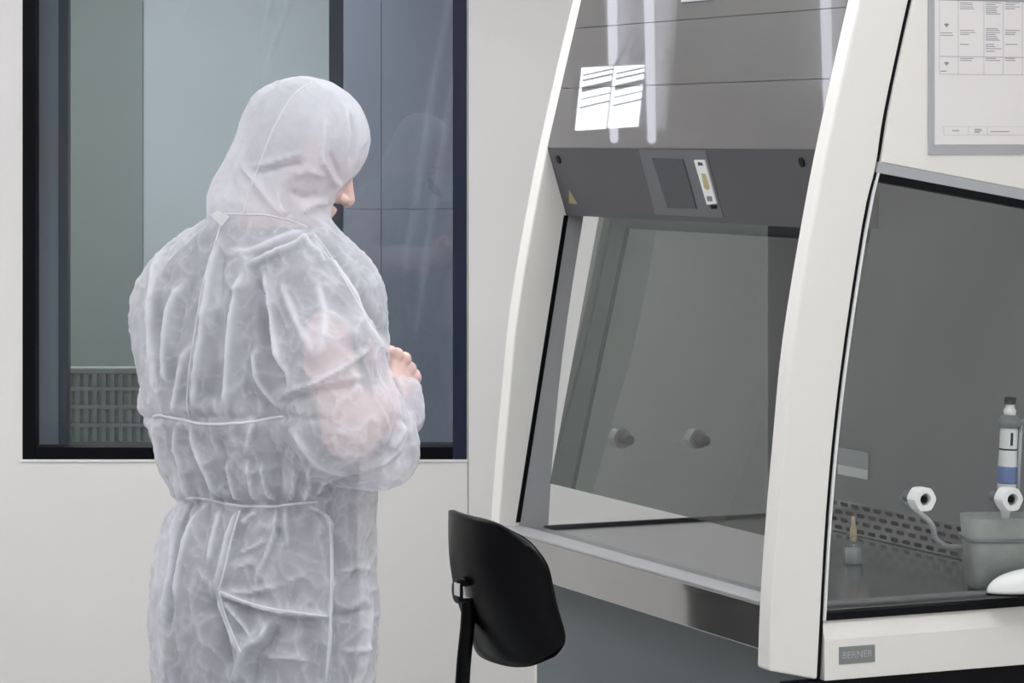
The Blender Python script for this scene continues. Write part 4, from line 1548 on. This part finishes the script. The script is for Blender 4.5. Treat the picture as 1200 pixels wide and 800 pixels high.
def build_suit():
    fd = Field((-0.74, 4.70, 0.03), (-0.06, 5.62, 1.80), 0.0042)
    TB = [r_ for r_ in TORSO]
    fd.profile(TB, b_torso, 0.02)
    # legs
    for a, b, r1, r2 in ((HIPL + np.array([0, 0, 0.0]), KNL, 0.078, 0.082), (KNL, ANL + np.array([0, 0, 0.0]), 0.082, 0.075), (HIPR, KNR, 0.114, 0.105), (KNR, ANR, 0.105, 0.085)):
        fd.cone(a, b, r1, r2, 0.012)
    # right sleeve
    fd.cone(w3(350, 318, 4.99), w3(386, 420, 4.93), 0.062, 0.083, 0.02)
    fd.cone(w3(386, 420, 4.93), w3(402, 490, 4.93), 0.083, 0.096, 0.02)
    fd.cone(w3(403, 498, 4.93), w3(438, 522, 4.97), 0.096, 0.074, 0.02)
    fd.cone(w3(450, 528, 5.0), w3(468, 480, 5.10), 0.050, 0.034, 0.012)
    fd.cone(w3(475, 488, 5.10), w3(476, 460, 5.12), 0.034, 0.029, 0.008)
    # left sleeve
    fd.cone(SHL, ELL_, 0.060, 0.070, 0.03)
    fd.cone(ELL_, WRL, 0.070, 0.045, 0.03)
    # hood
    fd.ell(w3(359, 163, 5.09), (0.106, 0.098, 0.102), None, 0.02)
    fd.cone(w3(349, 162, 5.09), w3(316, 236, 5.10), 0.096, 0.098, 0.02)
    fd.cone(w3(362, 190, 5.09), w3(345, 248, 5.10), 0.070, 0.075, 0.02)
    fd.cone(w3(312, 248, 5.10), w3(318, 270, 5.10), 0.096, 0.105, 0.02)
    # opening of the hood around the face
    c = HEAD + gx * 0.135 - gu * 0.052
    fd.ell(c, (0.076, 0.074, 0.105), HR, 0.008, 'cut')
    V, Q = fd.nets()
    V = laplace(V, Q, 2)
    N = v_normals(V, Q)
    px = 600 + F * V[:, 0] / V[:, 1]
    py = HOR + F * (EYE - V[:, 2]) / V[:, 1]
    face = np.clip((-N[:, 1] + 0.05) * 2.2, 0, 1)
    disp = np.zeros(len(V))
    # general soft folds: stretched noise
    P = V.copy()
    nse = vnoise(np.stack([P[:, 0] * 26, P[:, 1] * 26, P[:, 2] * 7], 1) + 3) - 0.5
    nse2 = vnoise(np.stack([P[:, 0] * 55 + P[:, 2] * 9, P[:, 1] * 55, P[:, 2] * 18], 1) + 9) - 0.5
    # sharp crumple: ridged noise
    rg = 1 - np.abs(vnoise(np.stack([P[:, 0] * 30 + P[:, 2] * 12, P[:, 1] * 30, P[:, 2] * 20 - P[:, 0] * 10], 1) + 17) * 2 - 1)
    rg2 = 1 - np.abs(vnoise(np.stack([P[:, 0] * 60 - P[:, 2] * 25, P[:, 1] * 60, P[:, 2] * 48 + P[:, 0] * 20], 1) + 5) * 2 - 1)
    calm = np.where(py < 258, 0.5, 1.0)
    disp += calm * (0.009 * nse + 0.0025 * nse2 + 0.004 * (rg ** 5) + 0.002 * (rg2 ** 6) - 0.002)
    fold = calm * (0.35 * rg ** 8 + 0.3 * rg2 ** 10)
    # gathers at the elastic lines
    ang = np.arctan2(V[:, 1] - YP, V[:, 0] + 0.42)
    for (pyc, sp_, amp, fr) in ((588, 26, 0.0055, 30), (490, 16, 0.0035, 26)):
        gth = np.exp(-((py - pyc) / sp_) ** 2)
        arm = (px > 388) & (V[:, 1] < 5.30)
        ph = ang * fr + 3.0 * vnoise(np.stack([ang * 3, py * 0.02, py * 0 + pyc], 1))
        disp += np.where(arm, 0, gth * amp * np.sin(ph))
        disp += np.where(arm, 0, -0.007 * np.exp(-((py - pyc) / 5.0) ** 2))
    for pts, hmm, wpx in FOLDS:
        pts = smooth_path(pts, 4)
        b, t_, sd = pl_dist(px, py, pts)
        w_ = wpx * 0.95
        fade = np.clip(np.minimum(t_, 1 - t_) * 6 + 0.25, 0, 1)
        prof = np.exp(-(b / w_) ** 2) * 0.5 + 0.5 * np.exp(-b / (w_ * 0.7))
        disp += face * fade * hmm * 0.0021 * prof
        if hmm > 0:
            fold = np.maximum(fold, face * fade * min(1.0, 0.6 + hmm / 12.0) * np.exp(-(b / (wpx * 0.5)) ** 2))
    fold = np.maximum(fold, 0.5 * np.clip((262 - py) / 16.0, 0, 1))      # the hood is of doubled cloth
    V = V + N * disp[:, None]
    V = laplace(V, Q, 1, 0.2)
    return V, Q, np.clip(fold, 0, 1)


person = empty('person', (-0.43, 5.1, 0))
tag(person, 'person in white hooded disposable coverall seen from behind, hands raised in front', 'person')
off = np.array(person.location)


def attach(name, V, Q, mat, parent=person):
    o = link(name, np_mesh(V - off, Q), mat, parent, True)
    return o


bV, bQ = build_body()
attach('body', bV, bQ, 'skin')
sV, sQ = build_scrubs()
attach('scrub_suit', sV, sQ, 'scrubs')
fh = Field(HEAD - 0.18, HEAD + 0.18, 0.005)
fh.ell(HEAD - gx * 0.008 + gu * 0.016, (0.093, 0.077, 0.084), HR, 0.02)
fh.cone(HEAD - gx * 0.012, HEAD - gx * 0.018 - gu * 0.05, 0.058, 0.055, 0.02)
fh.ell(HEAD + gx * 0.10 - gu * 0.06, (0.085, 0.10, 0.10), HR, 0.01, 'cut')
hV, hQ = fh.nets()
attach('hair', laplace(hV, hQ, 1), hQ, 'hair')
V, Q, fold = build_suit()
suit = attach('coverall', V, Q, 'suit')
at = suit.data.attributes.new('fold', 'FLOAT', 'POINT')       # doubled layers of cloth along the folds
at.data.foreach_set('value', fold.astype(np.float32))
suit['label'] = 'white translucent non-woven coverall with hood'
bvh = BVHTree.FromPolygons([tuple(v) for v in V], [tuple(int(i) for i in q_) for q_ in Q])
C0 = Vector((0, 0, EYE))


def hit(px, py):
    d = (W3(px, py, 5.0) - C0).normalized()
    loc, nor, i_, dist = bvh.ray_cast(C0, d)
    return loc, nor


for pts, r in SEAMS:
    P3 = []
    for p in smooth_path(pts, 6):
        loc, nor = hit(p[0], p[1])
        if loc is None:
            continue
        if P3 and (loc - P3[-1]).length > 0.04:
            continue
        P3.append(loc + nor * r * 0.15)
    P3 = [Vector(v) - Vector(off) for v in P3]
    link('seam', tube_me(P3, r * 0.8, 8), 'suit_seam', suit, True)
# small white patch at the nape
pq = []
for (x, y) in ((247, 251), (256, 247), (270, 254), (261, 266)):
    loc, nor = hit(x, y)
    pq.append((loc - Vector(off), nor))
Vv = [p + n * 0.0005 for p, n in pq] + [p + n * 0.003 for p, n in pq]
link('neck_patch', fix_normals(mesh(Vv, [(0, 1, 2, 3), (7, 6, 5, 4)] + [(i, 4 + i, 4 + (i + 1) % 4, (i + 1) % 4) for i in range(4)])), 'suit_seam', suit)
# shoes
for an in (ANL, ANR):
    V2 = []
    fs = Field(an - np.array([0.25, 0.25, 0.10]), an + np.array([0.25, 0.3, 0.06]), 0.008)
    fs.cone(an - Fd * 0.05 - np.array([0, 0, 0.05]), an + Fd * 0.16 - np.array([0, 0, 0.055]), 0.048, 0.044, 0.02)
    fs.cone(an - Fd * 0.02, an - np.array([0, 0, 0.05]), 0.05, 0.05, 0.02)
    sl, X, Y, Z = fs.sub(fs.lo, fs.lo + fs.h * fs.n)
    fs.F = np.maximum(fs.F, (0.003 - Z + 0 * X + 0 * Y).astype(np.float32))
    v2, q2 = fs.nets()
    attach('shoe_cover', laplace(v2, q2, 1), q2, 'shoe')
